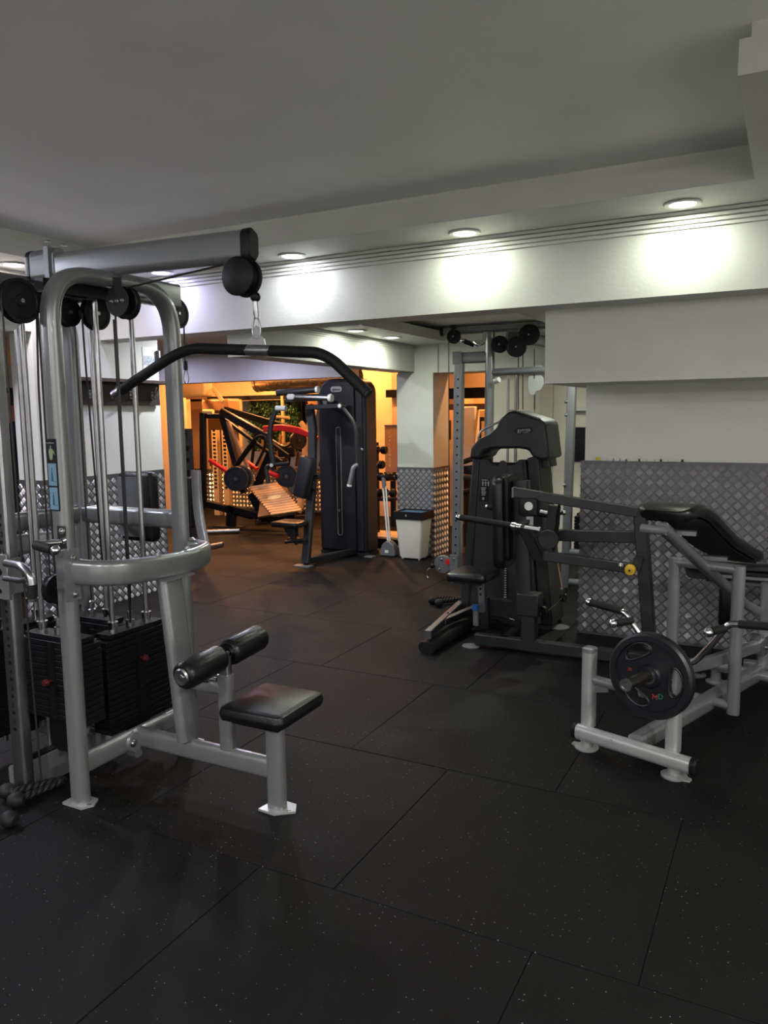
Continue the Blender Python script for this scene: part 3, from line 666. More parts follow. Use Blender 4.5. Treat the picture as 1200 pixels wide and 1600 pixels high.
GP = thing('weight_plate', 'large black rubber-coated weight plate with three grip openings on the row machine sleeve', 'weight plate', Pc-Z_*.19)
gu, gv = grip_plate(Pc, -RV, (RU*.515+Z_*.857), .192, .052, 'platerub', None, GP)
nn = -RV
M['lred'] = mat('letter_red', (.35, .03, .03, 1), .5); M['lgreen'] = mat('letter_green', (.02, .16, .10, 1), .5)
text('M', Pc+RU*.028-Z_*.088+nn*.0165, RU, Z_, .034, M['lred'], GP); text('D', Pc+RU*.054-Z_*.080+nn*.0165, RU, Z_, .034, M['lgreen'], GP)
text('20', Pc-RU*.092+Z_*.012+nn*.0165, RU, Z_, .020, M['lred'], GP)
# handles
H1 = fillet([R(.115, .22, .425), R(.02, .21, .44), R(-.06, .2, .545), R(-.135, .2, .635), R(-.19, .2, .645)], .06, 7)
RP('handle_tube', B().sweep(H1, circ(.015, 14)), 'chrome', lv)
RP('handle_grip', B().cyl(R(-.155, .2, .640), R(-.325, .2, .655), .0185), 'rubber', lv); RP('handle_tip', B().ball(R(-.333, .2, .656), .021), 'chrome', lv)
RP('handle_grip', B().cyl(R(-.10, .2, .602), R(-.145, .13, .597), .0185), 'rubber', lv); RP('handle_tip', B().ball(R(-.155, .115, .596), .022), 'chrome', lv)
H2 = fillet([R(.115, .22, .425), R(.20, .21, .455), R(.29, .2, .575), R(.35, .2, .668), R(.40, .2, .675)], .06, 7)
RP('handle_tube', B().sweep(H2, circ(.015, 14)), 'chrome', lv)
RP('handle_grip', B().cyl(R(.395, .2, .675), R(.56, .2, .692), .0185), 'rubber', lv)
RP('handle_grip', B().cyl(R(.335, .2, .645), R(.305, .13, .640), .0185), 'rubber', lv); RP('handle_tip', B().ball(R(.298, .112, .638), .022), 'chrome', lv)
# pad frame
for a in (-.123, .204):
    RP('pad_upright', B().sweep([R(a, .703, .07 if a > 0 else .07), R(a, .703, .835)], rrect(.062, .052, .025, 5), n=RU), 'silver')
    RP('frame_link', B().cyl(R(.07, .703, .11), R(a, .703, .11), .024), 'silver')
RP('pad_crossbar', B().cyl(R(-.123, .703, .815), R(.204, .703, .815), .026), 'silver')
sp0, sp1 = R(.04, .19, 1.066), R(.045, 1.25, .515)
st_ = RP('pad_support', B().sweep([sp0, sp1], rrect(.05, .06, .02, 4), n=Z_), 'silver')
RP('support_sleeve', B().cyl(R(-.06, .19, 1.055), R(.06, .19, 1.055), .022), 'grey', st_)
RP('post_brace', B().sweep([sp1, R(.08, 1.38, .45)], rrect(.05, .05, .015, 3), n=Z_), 'silver')
# S-curved chest pad
pc_ = [(.19, 1.125), (.32, 1.142), (.45, 1.11), (.58, 1.045), (.78, .945), (1.0, .865), (1.22, .79)]
def spline(pts, n=6):
    P = [Vector((a, b, 0)) for a, b in pts]; out = []
    for i in range(len(P)-1):
        p0 = P[max(i-1, 0)]; p1 = P[i]; p2 = P[i+1]; p3 = P[min(i+2, len(P)-1)]
        for j in range(n):
            t = j/n; out.append(.5*((2*p1)+(p2-p0)*t+(2*p0-5*p1+4*p2-p3)*t*t+(3*p1-p0-3*p2+p3)*t**3))
    return out+[P[-1]]
cv = spline(pc_); path = [R(.035, p.x, p.y) for p in cv]; k = len(path)
scl = [min(1, .70+.30*math.sin(min(1, min(i, k-1-i)/3)*PI/2)) for i in range(k)]
pad_ = RP('chest_pad', B().sweep(path, [(y, x) for x, y in rrect(.27, .062, .026, 5)], n=Z_, scale=scl), 'vinyl')
RP('pad_base', B().sweep([p-Z_*.042 for p in path[3:-3]], [(y, x) for x, y in rrect(.21, .012, .004, 1)], n=Z_), 'black', pad_)
RP('slide_bracket', B().box(R(.04, .40, 1.02), (.13, .05, .02)).box(R(.04, .80, .84), (.13, .05, .02)), 'grey', pad_)
# rear post with pivot bracket
rp_ = RP('pivot_post', B().sweep([R(.12, 1.40, .12), R(.12, 1.40, .62)], rrect(.075, .06, .02, 4), n=RU), 'silver')
RP('pivot_bracket', B().box(R(.10, 1.345, .27), (.085, .05, .11), (RU, RV, Z_)), 'steel', rp_)
RP('pivot_bolt', B().cyl(R(.03, 1.345, .26), R(.17, 1.345, .26), .012), 'steel', rp_)
RP('rear_foot_tube', B().sweep([R(-.16, 1.31, .10), R(.50, 1.31, .10)], rrect(.06, .055, .025, 4), n=Z_), 'silver')
for a in (-.12, .44): RP('foot_pad', B().lathe([(.0001, 0), (.055, 0), (.057, .008), (.03, .016), (.028, .08), (.0001, .08)], R(a, 1.31, 0), Z_, 20), 'silver')
# second padded machine against the tread plate
NB = thing('incline_bench', 'black padded incline bench partly hidden behind the row machine, by the tread-plate wall', 'bench', (-.15, 5.2, 0))
bd = _v(0, .90, -.43).normalized(); bn = X_.cross(bd).normalized()
bc = _v(-.30, 5.12, .64)
q_ = link('bench_pad', B().pad(_v(.12, 5.12, .625), (1.35, .30, .07), (X_, bd, bn), .04, .022), M['vinyl'], NB)
link('pad_base', B().box(_v(.14, 5.12, .625)-bn*.043, (1.15, .24, .014), (X_, bd, bn)), M['black'], q_)
for z_ in (-.07, .07): link('pad_rail', B().box(_v(.14, 5.12, .625)+bd*z_-bn*.058, (.95, .022, .02), (X_, bd, bn)), M['grey'], q_)
link('bench_post', B().sweep([(.15, 5.14, .07), (.15, 5.14, .58)], rrect(.07, .06, .02, 4), n=X_), M['silver'], NB)
link('bench_foot', B().mm((-.2, 5.11, 0), (.55, 5.17, .07)), M['silver'], NB, bevel=.01)
mp_ = link('shin_pad', B().pad((-.30, 5.30, .38), (.13, .06, .30), None, .03, .02), M['vinyl'], NB)

# ------------------------------------------------------------------ cable shoulder press with shrouded stack tower
SP = thing('press_machine', 'black cable-driven press machine with tall shrouded weight tower, in front of the tread-plate pillar', 'exercise machine', (-1.75, 5.3, 0))
def SPp(name, b, m='dark', parent=None, lab=None, **k): return link(name, b, M[m], parent or SP, lab, **k)
YT = 5.50
shf = [(-2.235, .03), (-1.53, .03), (-1.665, 1.25), (-1.755, 1.25), (-1.79, 1.215), (-1.975, 1.215), (-2.01, 1.25), (-2.13, 1.25)]
# front shroud in three faceted panels: left wing, centre with slots, right wing
def quad_prism(pts, y0, y1): return B().prism(pts, (0, y1, 0), X_, Z_, 0, y1-y0)
def loop_(pts): return pts
SPp('shroud_wing', quad_prism([(-2.245, .03), (-2.165, .03), (-2.085, 1.27), (-2.135, 1.27)], YT+.02, YT+.34), 'shroud', bevel=.012)
fr = SPp('front_shroud', quad_prism([(-2.165, .03), (-1.60, .03), (-1.715, 1.262), (-1.765, 1.262), (-1.80, 1.222), (-1.965, 1.222), (-2.0, 1.262), (-2.085, 1.262)], YT, YT+.05), 'shroud', bevel=.006)
SPp('shroud_wing', quad_prism([(-1.60, .03), (-1.50, .03), (-1.625, 1.30), (-1.715, 1.27)], YT+.02, YT+.34), 'shroud', bevel=.012)
SPp('rear_shroud', quad_prism([(-2.20, .03), (-1.55, .03), (-1.68, 1.22), (-2.08, 1.22)], YT+.30, YT+.35), 'shroud')
SPp('side_post', B().sweep([(-1.60, YT+.20, 1.2), (-1.625, YT+.20, 1.38)], rrect(.09, .20, .02, 3), n=X_), 'shroud')
SPp('side_post', B().sweep([(-2.10, YT+.20, 1.2), (-2.10, YT+.20, 1.34)], rrect(.07, .20, .02, 3), n=X_), 'shroud')
# hood
hood = [(-2.145, 1.262), (-2.135, 1.345), (-2.08, 1.41), (-1.99, 1.45), (-1.93, 1.50), (-1.915, 1.555), (-1.84, 1.615), (-1.79, 1.618), (-1.60, 1.555), (-1.565, 1.53), (-1.53, 1.27), (-1.60, 1.262), (-1.66, 1.285), (-1.69, 1.335), (-1.76, 1.345), (-1.97, 1.34), (-2.03, 1.32), (-2.06, 1.265)]
hd = SPp('hood', quad_prism(hood, YT-.02, YT+.34), 'shroud', bevel=.02)
SPp('hood_trim', B().sweep([(-1.84, YT-.021, 1.62), (-1.79, YT-.021, 1.622), (-1.60, YT-.021, 1.56)], rrect(.008, .012, .003, 1), n=Z_), 'steel', hd)
SPp('towel_rail', B().sweep(fillet([(-2.085, YT, 1.41), (-2.06, YT, 1.475), (-1.905, YT, 1.545)], .03, 5), circ(.008, 10)), 'steel', hd)
bd_ = SPp('badge', B().prism(rrect(.135, .042, .02, 5), (-1.725, YT-.021, 1.475), _v(1, 0, .08).normalized(), _v(-.08, 0, 1).normalized(), 0, .004), 'black', hd)
text('gymsa', (-1.72, YT-.027, 1.480), (1, 0, .08), Z_, .040, M['lettergrey'], hd); text('EQUIPMENT', (-1.703, YT-.027, 1.460), (1, 0, .08), Z_, .0085, M['lettergrey'], hd)
SPp('cable_slot', B().prism(rrect(.062, .16, .03, 6), (-1.885, YT-.002, 1.175), X_, Z_, 0, .003), 'cable', fr)
SPp('stack_window', B().prism(rrect(.07, .62, .03, 6), (-1.88, YT-.002, .46), X_, Z_, 0, .003), 'cable', fr)
tk = B()
for i in range(24): tk.mm((-1.868, YT-.0062, .22+i*.0185), (-1.852, YT-.005, .228+i*.0185))
SPp('stack_numbers', tk, 'lettergrey', fr, kind='stuff')
gr = B()
for a, b in ((-2.155, -2.07), (-1.62, -1.735)): gr.sweep([(a, YT-.003, .05), (b, YT-.003, 1.25)], rrect(.004, .006, .001, 1), n=X_)
SPp('panel_seam', gr, 'black', fr, kind='stuff')
pk = SPp('instruction_placard', B().prism([(-.040, -.085), (.030, -.085), (.040, .085), (-.022, .085)], (-2.03, YT-.0015, 1.03), X_, Z_, 0, .003), 'black', fr)
fg = B()
for k in range(3): fg.mm((-2.045+.022*k, YT-.006, 1.062), (-2.037+.022*k, YT-.0048, 1.098)); fg.mm((-2.049+.022*k, YT-.006, 1.082), (-2.033+.022*k, YT-.0048, 1.088))
for k in range(6): fg.mm((-2.055+.001*k, YT-.006, 1.045-.011*k), (-2.015-.003*(k % 3), YT-.0048, 1.051-.011*k))
fg.mm((-2.045, YT-.006, .955), (-2.03, YT-.0048, .975)); fg.mm((-2.05, YT-.006, 1.104), (-2.0, YT-.0048, 1.109))
SPp('placard_print', fg, 'lettergrey', pk, kind='stuff')
for x, y in ((-2.22, YT+.10), (-1.48, YT+.12)): SPp('floor_foot', B().lathe([(.0001, 0), (.075, 0), (.078, .008), (.0001, .012)], (x, y, 0), Z_, 24), 'grey')
SPp('tower_base', B().mm((-2.22, YT+.03, 0.0), (-1.52, YT+.33, .05)), 'dark')
# base frame
yb_ = 4.92
bs = rrect(.075, .065, .006, 1)
SPp('base_beam', B().sweep([(-1.875, yb_, .055), (-.42, yb_+.03, .055)], bs, n=Z_)); SPp('floor_foot', B().lathe([(.0001, 0), (.06, 0), (.062, .008), (.0001, .014)], (-1.90, yb_-.03, 0), Z_, 20), 'grey')
SPp('floor_foot', B().lathe([(.0001, 0), (.06, 0), (.062, .008), (.0001, .014)], (-.45, yb_, 0), Z_, 20), 'grey')
SPp('base_link', B().sweep([(-1.67, yb_, .055), (-1.67, YT+.1, .055)], bs, n=Z_))
SPp('cross_link', B().sweep([(-1.97, 5.28, .20), (-1.55, 5.28, .19)], rrect(.13, .06, .006, 1), n=Z_))
SPp('seat_link', B().sweep([(-1.60, 5.28, .19), (-1.60, YT+.05, .19)], rrect(.09, .06, .006, 1), n=Z_))
col_ = SPp('main_column', B().sweep([(-1.50, yb_+.02, .09), (-1.50, yb_+.02, .32)], rrect(.10, .09, .008, 1), n=X_))
SPp('column_head', B().box((-1.50, yb_+.02, .335), (.15, .12, .15)), 'dark', col_, bevel=.008)
SPp('back_column', B().sweep([(-1.555, 5.03, .33), (-1.60, 5.05, 1.15)], rrect(.10, .09, .01, 2), n=X_))
# upright and levers at the right
upr = [py(1016, 1010, 4.93), py(1000, 792, 4.93)]
SPp('lever_upright', B().sweep(upr, rrect(.075, .085, .006, 1), n=X_))
lvs = rrect(.062, .048, .005, 1)
l1 = SPp('press_lever', B().sweep([py(803, 769, 4.70), py(995, 800, 4.90)], lvs, n=Z_)); SPp('lever_cap', B().box(py(803, 769, 4.70), (.012, .05, .064)), 'grey', l1)
l2 = SPp('press_lever', B().sweep([py(872, 836, 5.02), py(996, 839, 4.98)], rrect(.075, .05, .005, 1), n=Z_))
l3 = SPp('parallel_link', B().sweep([py(850, 868, 4.80), py(986, 888, 4.88)], lvs, n=Z_))
kb = py(985, 890, 4.84)
kn = SPp('link_bracket', B().prism([(-.03, -.03), (.03, -.03), (.05, .05), (.0, .06)], kb+_v(.02, .03, .02), X_, Z_, 0, .01), 'dark'); bolt(kn, py(970, 884, 4.82), -Y_, .012)
SPp('pivot_knob', B().lathe([(.0001, .032), (.014, .031), (.018, .024), (.030, .022), (.033, .014), (.034, 0), (.0001, 0)], kb, -Y_, 28), 'yellow', kn, 'yellow pivot knob')
SPp('pivot_nut', B().cyl(kb-Y_*.032, kb-Y_*.038, .007, n=6), 'black', kn)
# handles
h0, h1_ = py(716, 808, 4.62), py(842, 828, 4.62)
hb_ = SPp('press_handle', B().cyl(h0, h1_, .016), 'steel')
d_ = (h1_-h0)
SPp('handle_grip', B().cyl(h0+d_*.03, h0+d_*.66, .0205), 'rubber', hb_); SPp('handle_collar', B().cyl(h0+d_*.68, h0+d_*.73, .027).cyl(h0+d_*.735, h0+d_*.79, .022), 'chrome', hb_); SPp('handle_collar', B().cyl(h0+d_*.79, h0+d_*.83, .024), 'dark', hb_)
SPp('handle_tip', B().ball(h0, .021), 'chrome', hb_); SPp('handle_tip', B().cyl(h1_, h1_+d_*.02, .022), 'steel', hb_)
SPp('handle_mount', B().sweep([h0+d_*.76, py(828, 812, 4.70), py(826, 800, 4.72)], rrect(.04, .03, .005, 1), n=X_), 'dark', hb_)
g0, g1 = py(762, 792, 5.28), py(790, 796, 5.28)
hh = SPp('press_handle', B().cyl(g0, g1, .0205).cyl(g1, py(858, 806, 5.28), .016), 'rubber'); SPp('handle_tip', B().ball(g0, .021), 'chrome', hh)
e0, e1 = py(844, 800, 5.05), py(862, 804, 5.05); e_ = SPp('adjust_pin', B().cyl(e0, e1, .016).cyl(py(852, 826, 5.0), py(866, 830, 4.95), .012), 'steel'); SPp('pin_head', B().ball(py(881, 801, 4.95), .018).cyl(py(866, 806, 5.0), py(881, 801, 4.95), .01), 'chrome', e_)
SPp('drop_arm', B().sweep([py(866, 790, 4.92), py(860, 832, 4.92)], rrect(.065, .05, .005, 1), n=X_))
SPp('drop_arm', B().sweep([py(874, 788, 4.88), py(872, 820, 4.9), py(865, 860, 4.92)], rrect(.014, .03, .003, 1), n=X_), 'black')
SPp('cam_disc', B().lathe([(.0001, -.015), (.06, -.015), (.065, -.01), (.065, .01), (.06, .015), (.0001, .015)], py(857, 843, 4.86), Y_, 32), 'dark')
SPp('swing_arm', B().sweep([py(818, 822, 4.95), py(842, 872, 4.95)], rrect(.075, .045, .006, 1), n=X_), 'black')
pb_ = SPp('pulley_housing', B().pad(py(826, 792, 4.72), (.125, .12, .06), (X_, Z_, -Y_), .022, .01), 'black'); SPp('housing_disc', B().lathe([(.0001, .003), (.026, .003), (.027, 0), (.0001, 0)], py(826, 791, 4.688), -Y_, 28), 'white', pb_)
SPp('clear_bracket', B().box(py(828, 814, 4.68), (.045, .01, .055)), 'steel', pb_)
# seat, backrest
stt = SPp('seat', B().pad(_v(-1.945, 5.05, .475), (.30, .34, .065), (_v(1, 0, .035).normalized(), Y_, _v(-.035, 0, 1).normalized()), .04, .022), 'vinyl')
SPp('seat_pan', B().box((-1.945, 5.05, .435), (.2, .24, .014)), 'black', stt)
ss = SPp('seat_stem', B().sweep([(-1.90, 5.10, .43), (-1.89, 5.10, .20)], rrect(.05, .05, .006, 1), n=X_), 'steel'); SPp('stem_hole', B().cyl((-1.90, 5.073, .37), (-1.90, 5.0745, .37), .009, n=12).cyl((-1.90, 5.073, .33), (-1.90, 5.0745, .33), .009, n=12), 'black', ss, kind='stuff')
SPp('seat_sleeve', B().sweep([(-1.885, 5.12, .30), (-1.875, 5.12, .10)], rrect(.06, .06, .006, 1), n=X_), 'dark')
SPp('height_knob', B().cyl(py(743, 945, 5.02), py(743, 953, 5.02), .024), 'blue', ss, 'blue seat height knob')
SPp('knob_stem', B().box(py(744, 963, 5.04), (.035, .03, .13)), 'grey', ss)
bk = SPp('backrest', B().pad(_v(-1.72, 5.05, .868), (.30, .64, .085), (Y_, _v(-.02, 0, 1).normalized(), X_), .07, .028), 'vinyl')
SPp('back_plate', B().pad(_v(-1.665, 5.05, .90), (.24, .58, .03), (Y_, _v(-.02, 0, 1).normalized(), X_), .03, .008), 'black', bk)
# foot bar
f0, f1 = gz(668, 992, .12), gz(716, 946, .12)
fb = SPp('foot_bar', B().sweep([f0, gz(720, 944, .12)], rrect(.055, .05, .004, 1), n=Z_), 'steel')
SPp('foot_bar', B().sweep([gz(693, 972, .115), gz(744, 950, .135)], rrect(.05, .045, .004, 1), n=Z_), 'steel')
SPp('bolt_hole', B().cyl(gz(673, 976, .148), gz(673, 976, .1475), .008, n=12).cyl(gz(700, 958, .148), gz(700, 958, .1475), .008, n=12), 'black', fb, kind='stuff')
g_ = (f1-f0).normalized()
SPp('foot_roller', B().sweep([f0-g_*.03-Z_*.062+X_*.0, gz(730, 970, .06)], [(p[0]-.02, p[1]) for p in rrect(.075, .12, .036, 5)], n=Z_), 'rubber')
SPp('foot_link', B().sweep([gz(744, 950, .12), (-1.67, 5.2, .12)], rrect(.05, .05, .005, 1), n=Z_), 'dark')
pulley(SP, py(880, 929, 5.45), X_, .055); pulley(SP, py(847, 958, 4.95), _v(-.4, -1, 0), .048); SPp('pulley_yoke', B().box(py(838, 962, 4.96), (.07, .05, .09)), 'dark')
wire('cable', [py(850, 960, 4.95), py(874, 940, 5.35), py(882, 925, 5.45)], SP, .004); wire('cable', [py(878, 918, 5.40), py(870, 870, 5.40)], SP, .005, 'tan')

# ------------------------------------------------------------------ wall fittings on the left wall
CR = thing('coat_rack', 'dark brown wall board with metal coat hooks under a shelf, on the left wall', 'coat rack', (-5.15, 4.95, 1.7))
link('board', B().mm((-5.186, 4.38, 1.715), (-5.162, 5.43, 1.905)), M['darkbrown'], CR, bevel=.003)
link('shelf', B().mm((-5.2, 4.36, 1.905), (-5.05, 5.46, 1.935)), M['brown'], CR, bevel=.003)
for y in (4.62, 4.86, 5.07, 5.33):
    h_ = link('hook', B().mm((-5.162, y-.012, 1.77), (-5.156, y+.012, 1.84)).sweep(fillet([(-5.158, y, 1.79), (-5.12, y, 1.765), (-5.10, y, 1.80)], .02, 4), circ(.007, 8)).sweep(fillet([(-5.158, y, 1.82), (-5.115, y, 1.83), (-5.105, y, 1.87)], .02, 4), circ(.006, 8)), M['steel'], CR)
    link('hook_tip', B().ball((-5.104, y, 1.872), .011), M['steel'], h_)
PO = thing('wall_poster', 'printed sheet with four small pictures taped high on the left wall above the coat rack', 'poster', (-5.199, 5.36, 1.96))
link('sheet', B().mm((-5.1995, 5.275, 1.96), (-5.196, 5.445, 2.235)), M['paper'], PO)
link('printed_band', B().mm((-5.196, 5.28, 2.075), (-5.195, 5.44, 2.16)), M['posterart'], PO)
text('CR', (-5.1945, 5.40, 2.13), Y_, Z_, .035, M['grey'], PO)
for k, (y, z) in enumerate(((5.345, 2.14), (5.335, 2.11), (5.36, 2.11))): link('printed_dot', B().cyl((-5.195, y, z), (-5.1945, y, z), .009, n=12), M['grey'], PO)
SW = thing('wall_box', 'slim dark grey box beside the poster at the corner of the left wall', 'box', (-5.19, 5.455, 2.0))
link('housing', B().mm((-5.2, 5.447, 2.03), (-5.17, 5.468, 2.215)), M['grey'], SW, bevel=.003); link('box_lid', B().mm((-5.17, 5.449, 2.035), (-5.166, 5.466, 2.21)), M['grey'], SW)

# ------------------------------------------------------------------ functional trainer in the back bay
FT = thing('cable_station', 'silver cable crossover frame with round black pulleys in the back bay behind the beam', 'exercise machine', (-2.3, 7.0, 0))
YF = 7.0
def FP(name, b, m='silver', parent=None, lab=None, **k): return link(name, b, M[m], parent or FT, lab, **k)
fl = FP('slotted_column', B().sweep([(-2.87, YF, 0), (-2.84, YF, 2.10)], rrect(.085, .085, .012, 3), n=X_), 'silver')
for i in range(22): FP('pin_hole', B().cyl((-2.866+.0014*i, YF-.044, .25+i*.08), (-2.866+.0014*i, YF-.0455, .25+i*.08), .010, n=10), 'black', fl)
FP('top_arm', B().sweep([(-2.87, YF, 2.13), (-2.53, YF, 2.13)], rrect(.105, .07, .02, 4), n=Z_)); FP('arm_bracket', B().box((-2.845, YF-.045, 2.13), (.09, .012, .12)), 'grey')
FP('tall_post', B().cyl((-2.555, YF, 0), (-2.53, YF, 2.36), .044, n=20))
FP('top_beam', B().cyl((-3.0, YF, 2.385), (-1.2, YF, 2.385), .036, n=20)); FP('beam_cap', B().cyl((-3.03, YF, 2.385), (-2.995, YF, 2.385), .040, n=20), 'black')
FP('cross_tube', B().cyl((-2.53, YF, 1.985), (-1.2, YF, 1.995), .034, n=20))
FP('rear_arm', B().sweep([(-2.40, YF+.1, 2.33), (-2.10, YF+.35, 2.27)], rrect(.10, .06, .02, 3), n=Z_), 'grey')
FP('right_column', B().sweep([(-1.79, YF, 0), (-1.75, YF, 2.36)], rrect(.075, .075, .012, 3), n=X_), 'grey')
for z in (1.70, 1.58, .95): bolt(FT, (-1.80, YF-.04, z), -Y_, .012)
FP('cable_guard', B().prism([(-.05, .09), (.03, .10), (.075, .05), (.08, -.01), (.05, -.06), (.01, -.07), (-.005, -.10), (-.04, -.10), (-.06, -.06), (-.065, .03)], (-2.10, YF+.02, 1.87), X_, Z_, 0, .015), 'guard'); FP('guard_lug', B().box((-2.09, YF+.03, 1.99), (.10, .02, .08)), 'guard')
FP('post_lug', B().cyl(py(773, 596, 6.92), py(780, 593, 6.90), .025), 'white')
pulley(FT, py(709, 526, 6.95), Y_, .066); pulley(FT, py(781, 538, 6.93), Y_, .078); pulley(FT, py(807, 542, 6.90), Y_, .092); pulley(FT, py(827, 523, 6.95), Y_, .094)
FP('pulley_bolt_block', B().box(py(709, 512, 6.98), (.04, .05, .05)), 'black')
gp = fillet([py(757, 520, 6.92), py(756, 537, 6.86), py(746, 540, 6.78), py(738, 534, 6.74)], .03, 4)
FP('pull_up_handle', B().sweep(gp, circ(.014, 12)), 'chrome'); FP('handle_grip', B().cyl(py(740, 539, 6.78), py(725, 533, 6.72), .021), 'rubber'); FP('handle_tip', B().ball(py(723, 532, 6.72), .022), 'chrome')
wire('cable', [py(701, 530, 6.95), py(702, 872, 6.95)], FT, .005)
for x in (810, 817, 835): wire('cable', [py(x, 545, 6.97), py(x, 640, 7.05)], FT, .005)
for x in (794, 806): FP('guide_rod', B().cyl((py(x, 600, 7.15).x, 7.15, .3), (py(x, 600, 7.15).x, 7.15, 1.97), .012), 'steel')
FP('base_tube', B().cyl((-2.87, YF, .05), (-1.2, YF, .05), .035)); FP('side_tube', B().cyl((-1.75, YF, .33), (-1.3, YF, .32), .035), 'silver')
ws = FP('weight_stack', B().mm((-1.72, YF+.10, .66), (-1.42, YF+.22, .68)), 'iron')
wp0 = FP('weight_plate', B().mm((-1.74, YF+.09, .26), (-1.40, YF+.23, .285)), 'iron', ws)
for i in range(1, 13): o = wp0.copy(); COL.objects.link(o); o.location = wp0.location+Z_*(.0305*i)
cvv = FP('bottom_swivel', B().lathe([(.0001, -.02), (.085, -.02), (.09, -.015), (.09, .015), (.085, .02), (.0001, .02)], _v(-2.985, 6.93, .135), Y_, 32), 'grey')
for a, b in ((-.01, .05), (-.035, -.05)): bolt(cvv, _v(-2.985+a, 6.91, .135+b), -Y_, .012)
FP('swivel_bracket', B().mm((-2.905, 6.90, .03), (-2.82, 6.915, .24)), 'grey'); FP('red_bush', B().cyl((-2.925, 6.90, .165), (-2.925, 6.94, .165), .028), 'red', None, 'red bush')
for z in (.07, .20): bolt(FT, (-2.86, 6.90, z), -Y_, .009)
HK = thing('carabiner', 'small steel snap hook with black stopper hanging from the low pulley by the white bin', 'hook', gz(668, 905, 0))
link('stopper', B().ball(py(676, 884, 6.85), .024), M['black'], HK)
for a, b in (((672, 888), (668, 895)), ((668, 894), (669, 903)),):
    link('hook_link', B().sweep([py(*a, 6.84), py((a[0]+b[0])/2-2, (a[1]+b[1])/2, 6.84), py(*b, 6.84)], circ(.009, 8)), M['chrome'], HK)
rope_handle('triceps_rope', 'black rope with two rubber ball ends on the floor in front of the cable station', [gz(683, 940, .035), gz(700, 938, .035), gz(722, 936, .035), gz(700, 934, .035), gz(676, 936, .04)], [(gz(676, 938, .035), (1, .2, 0)), (gz(686, 942, .035), (1, .2, 0))], .02)
bw = thing('wall_panel', 'flat black panel hung on the beige wall right of the cable station', 'panel', (-1.95, 8.27, 1.1))
link('panel_face', B().mm((-2.07, 8.275, 1.09), (-1.75, 8.30, 1.44)), M['black'], bw, bevel=.003); link('panel_frame', B().mm((-2.078, 8.283, 1.082), (-1.742, 8.299, 1.448)), M['dark'], bw)
lb_ = struct('wall_ledge', bx((-2.10, 8.20, 1.62), (-.9, 8.30, 1.66)), M['wall'])

# ------------------------------------------------------------------ rear delt / pec machine
PM = thing('pec_machine', 'black fly machine with a tall rounded weight tower in front of the orange room', 'exercise machine', (-4.6, 7.5, 0))
def PP(name, b, m='darkblue', parent=None, lab=None, **k): return link(name, b, M[m], parent or PM, lab, **k)
yt = 7.62
def arcpoly(x0, x1, z0, z1, r, n=6, rl=None):
    rl = rl or r; out = [(x0, z0), (x1, z0)]
    for i in range(n+1): a = PI/2*i/n; out.append((x1-r+r*math.cos(a), z1-r+r*math.sin(a)))
    for i in range(n+1): a = PI/2+PI/2*i/n; out.append((x0+rl+rl*math.cos(a), z1-rl+rl*math.sin(a)))
    return out
PP('tower_shell', B().prism(arcpoly(-4.86, -4.23, .03, 2.02, .16, rl=.20), (0, yt+.30, 0), X_, Z_, 0, .28), bevel=.03)
ff = PP('front_shroud', B().prism(arcpoly(-4.80, -4.36, .06, 1.985, .03, rl=.10), (0, yt+.03, 0), X_, Z_, 0, .035), bevel=.008)
PP('side_shroud', B().prism(arcpoly(-4.345, -4.265, .06, 1.88, .03), (0, yt+.025, 0), X_, Z_, 0, .02), bevel=.005)
PP('stack_slot', B().prism(rrect(.045, 1.22, .022, 5), (-4.57, yt-.004, .85), X_, Z_, -.002, .002), 'cable', ff)
PP('slot_rim', B().sweep([_v(-4.57+a, yt-.006, .85+b) for a, b in rrect(.06, 1.24, .03, 6)], circ(.006, 6), n=Y_, closed=True), 'grey', ff)
PP('stack_pin', B().cyl((-4.57, yt-.006, .52), (-4.57, yt-.022, .52), .018), 'steel', ff)
PP('badge', B().prism(rrect(.15, .062, .03, 6), (-4.585, yt-.008, 1.90), X_, Z_, -.002, .002), 'lettergrey', ff); text('gymsa', (-4.585, yt-.012, 1.898), X_, Z_, .040, M['black'], ff)
for x, z in ((-4.33, 1.22), (-4.27, 1.22)): bolt(PM, (x, yt-.005, z), -Y_, .014)
PP('tower_base', B().mm((-4.86, yt+.03, 0), (-4.22, yt+.28, .04)), 'dark'); PP('floor_foot', B().mm((-4.24, yt-.04, 0), (-4.14, yt+.06, .012)), 'grey')
PP('base_rail', B().sweep([(-4.58, 6.88, .05), (-4.40, 7.66, .05)], rrect(.07, .06, .006, 1), n=Z_), 'dark'); PP('foot_plate', B().mm((-4.68, 6.80, 0), (-4.48, 6.90, .012)), 'grey')
po = [(-4.57, 6.88, .03), (-4.60, 7.08, .80), (-4.66, 7.22, 1.45), (-4.72, 7.26, 1.72)]
PP('seat_post', B().sweep(po, rrect(.09, .065, .008, 1), n=X_), 'dark')
sc_ = px(459, 820, -4.66); PP('seat', B().pad(_v(-4.74, 6.86, .455), (.34, .30, .06), None, .04, .02), 'vinyl'); PP('seat_support', B().box((-4.72, 6.87, .38), (.10, .06, .12)).box((-4.68, 6.89, .27), (.22, .05, .05)).sweep([(-4.80, 6.86, .41), (-4.66, 6.87, .24)], rrect(.05, .05, .006, 1), n=X_), 'dark'); PP('seat_lever', B().cyl((-4.80, 6.84, .25), (-4.55, 6.84, .30), .018), 'dark')
pdp = [py(470, 776, 6.95), py(482, 715, 6.95)]
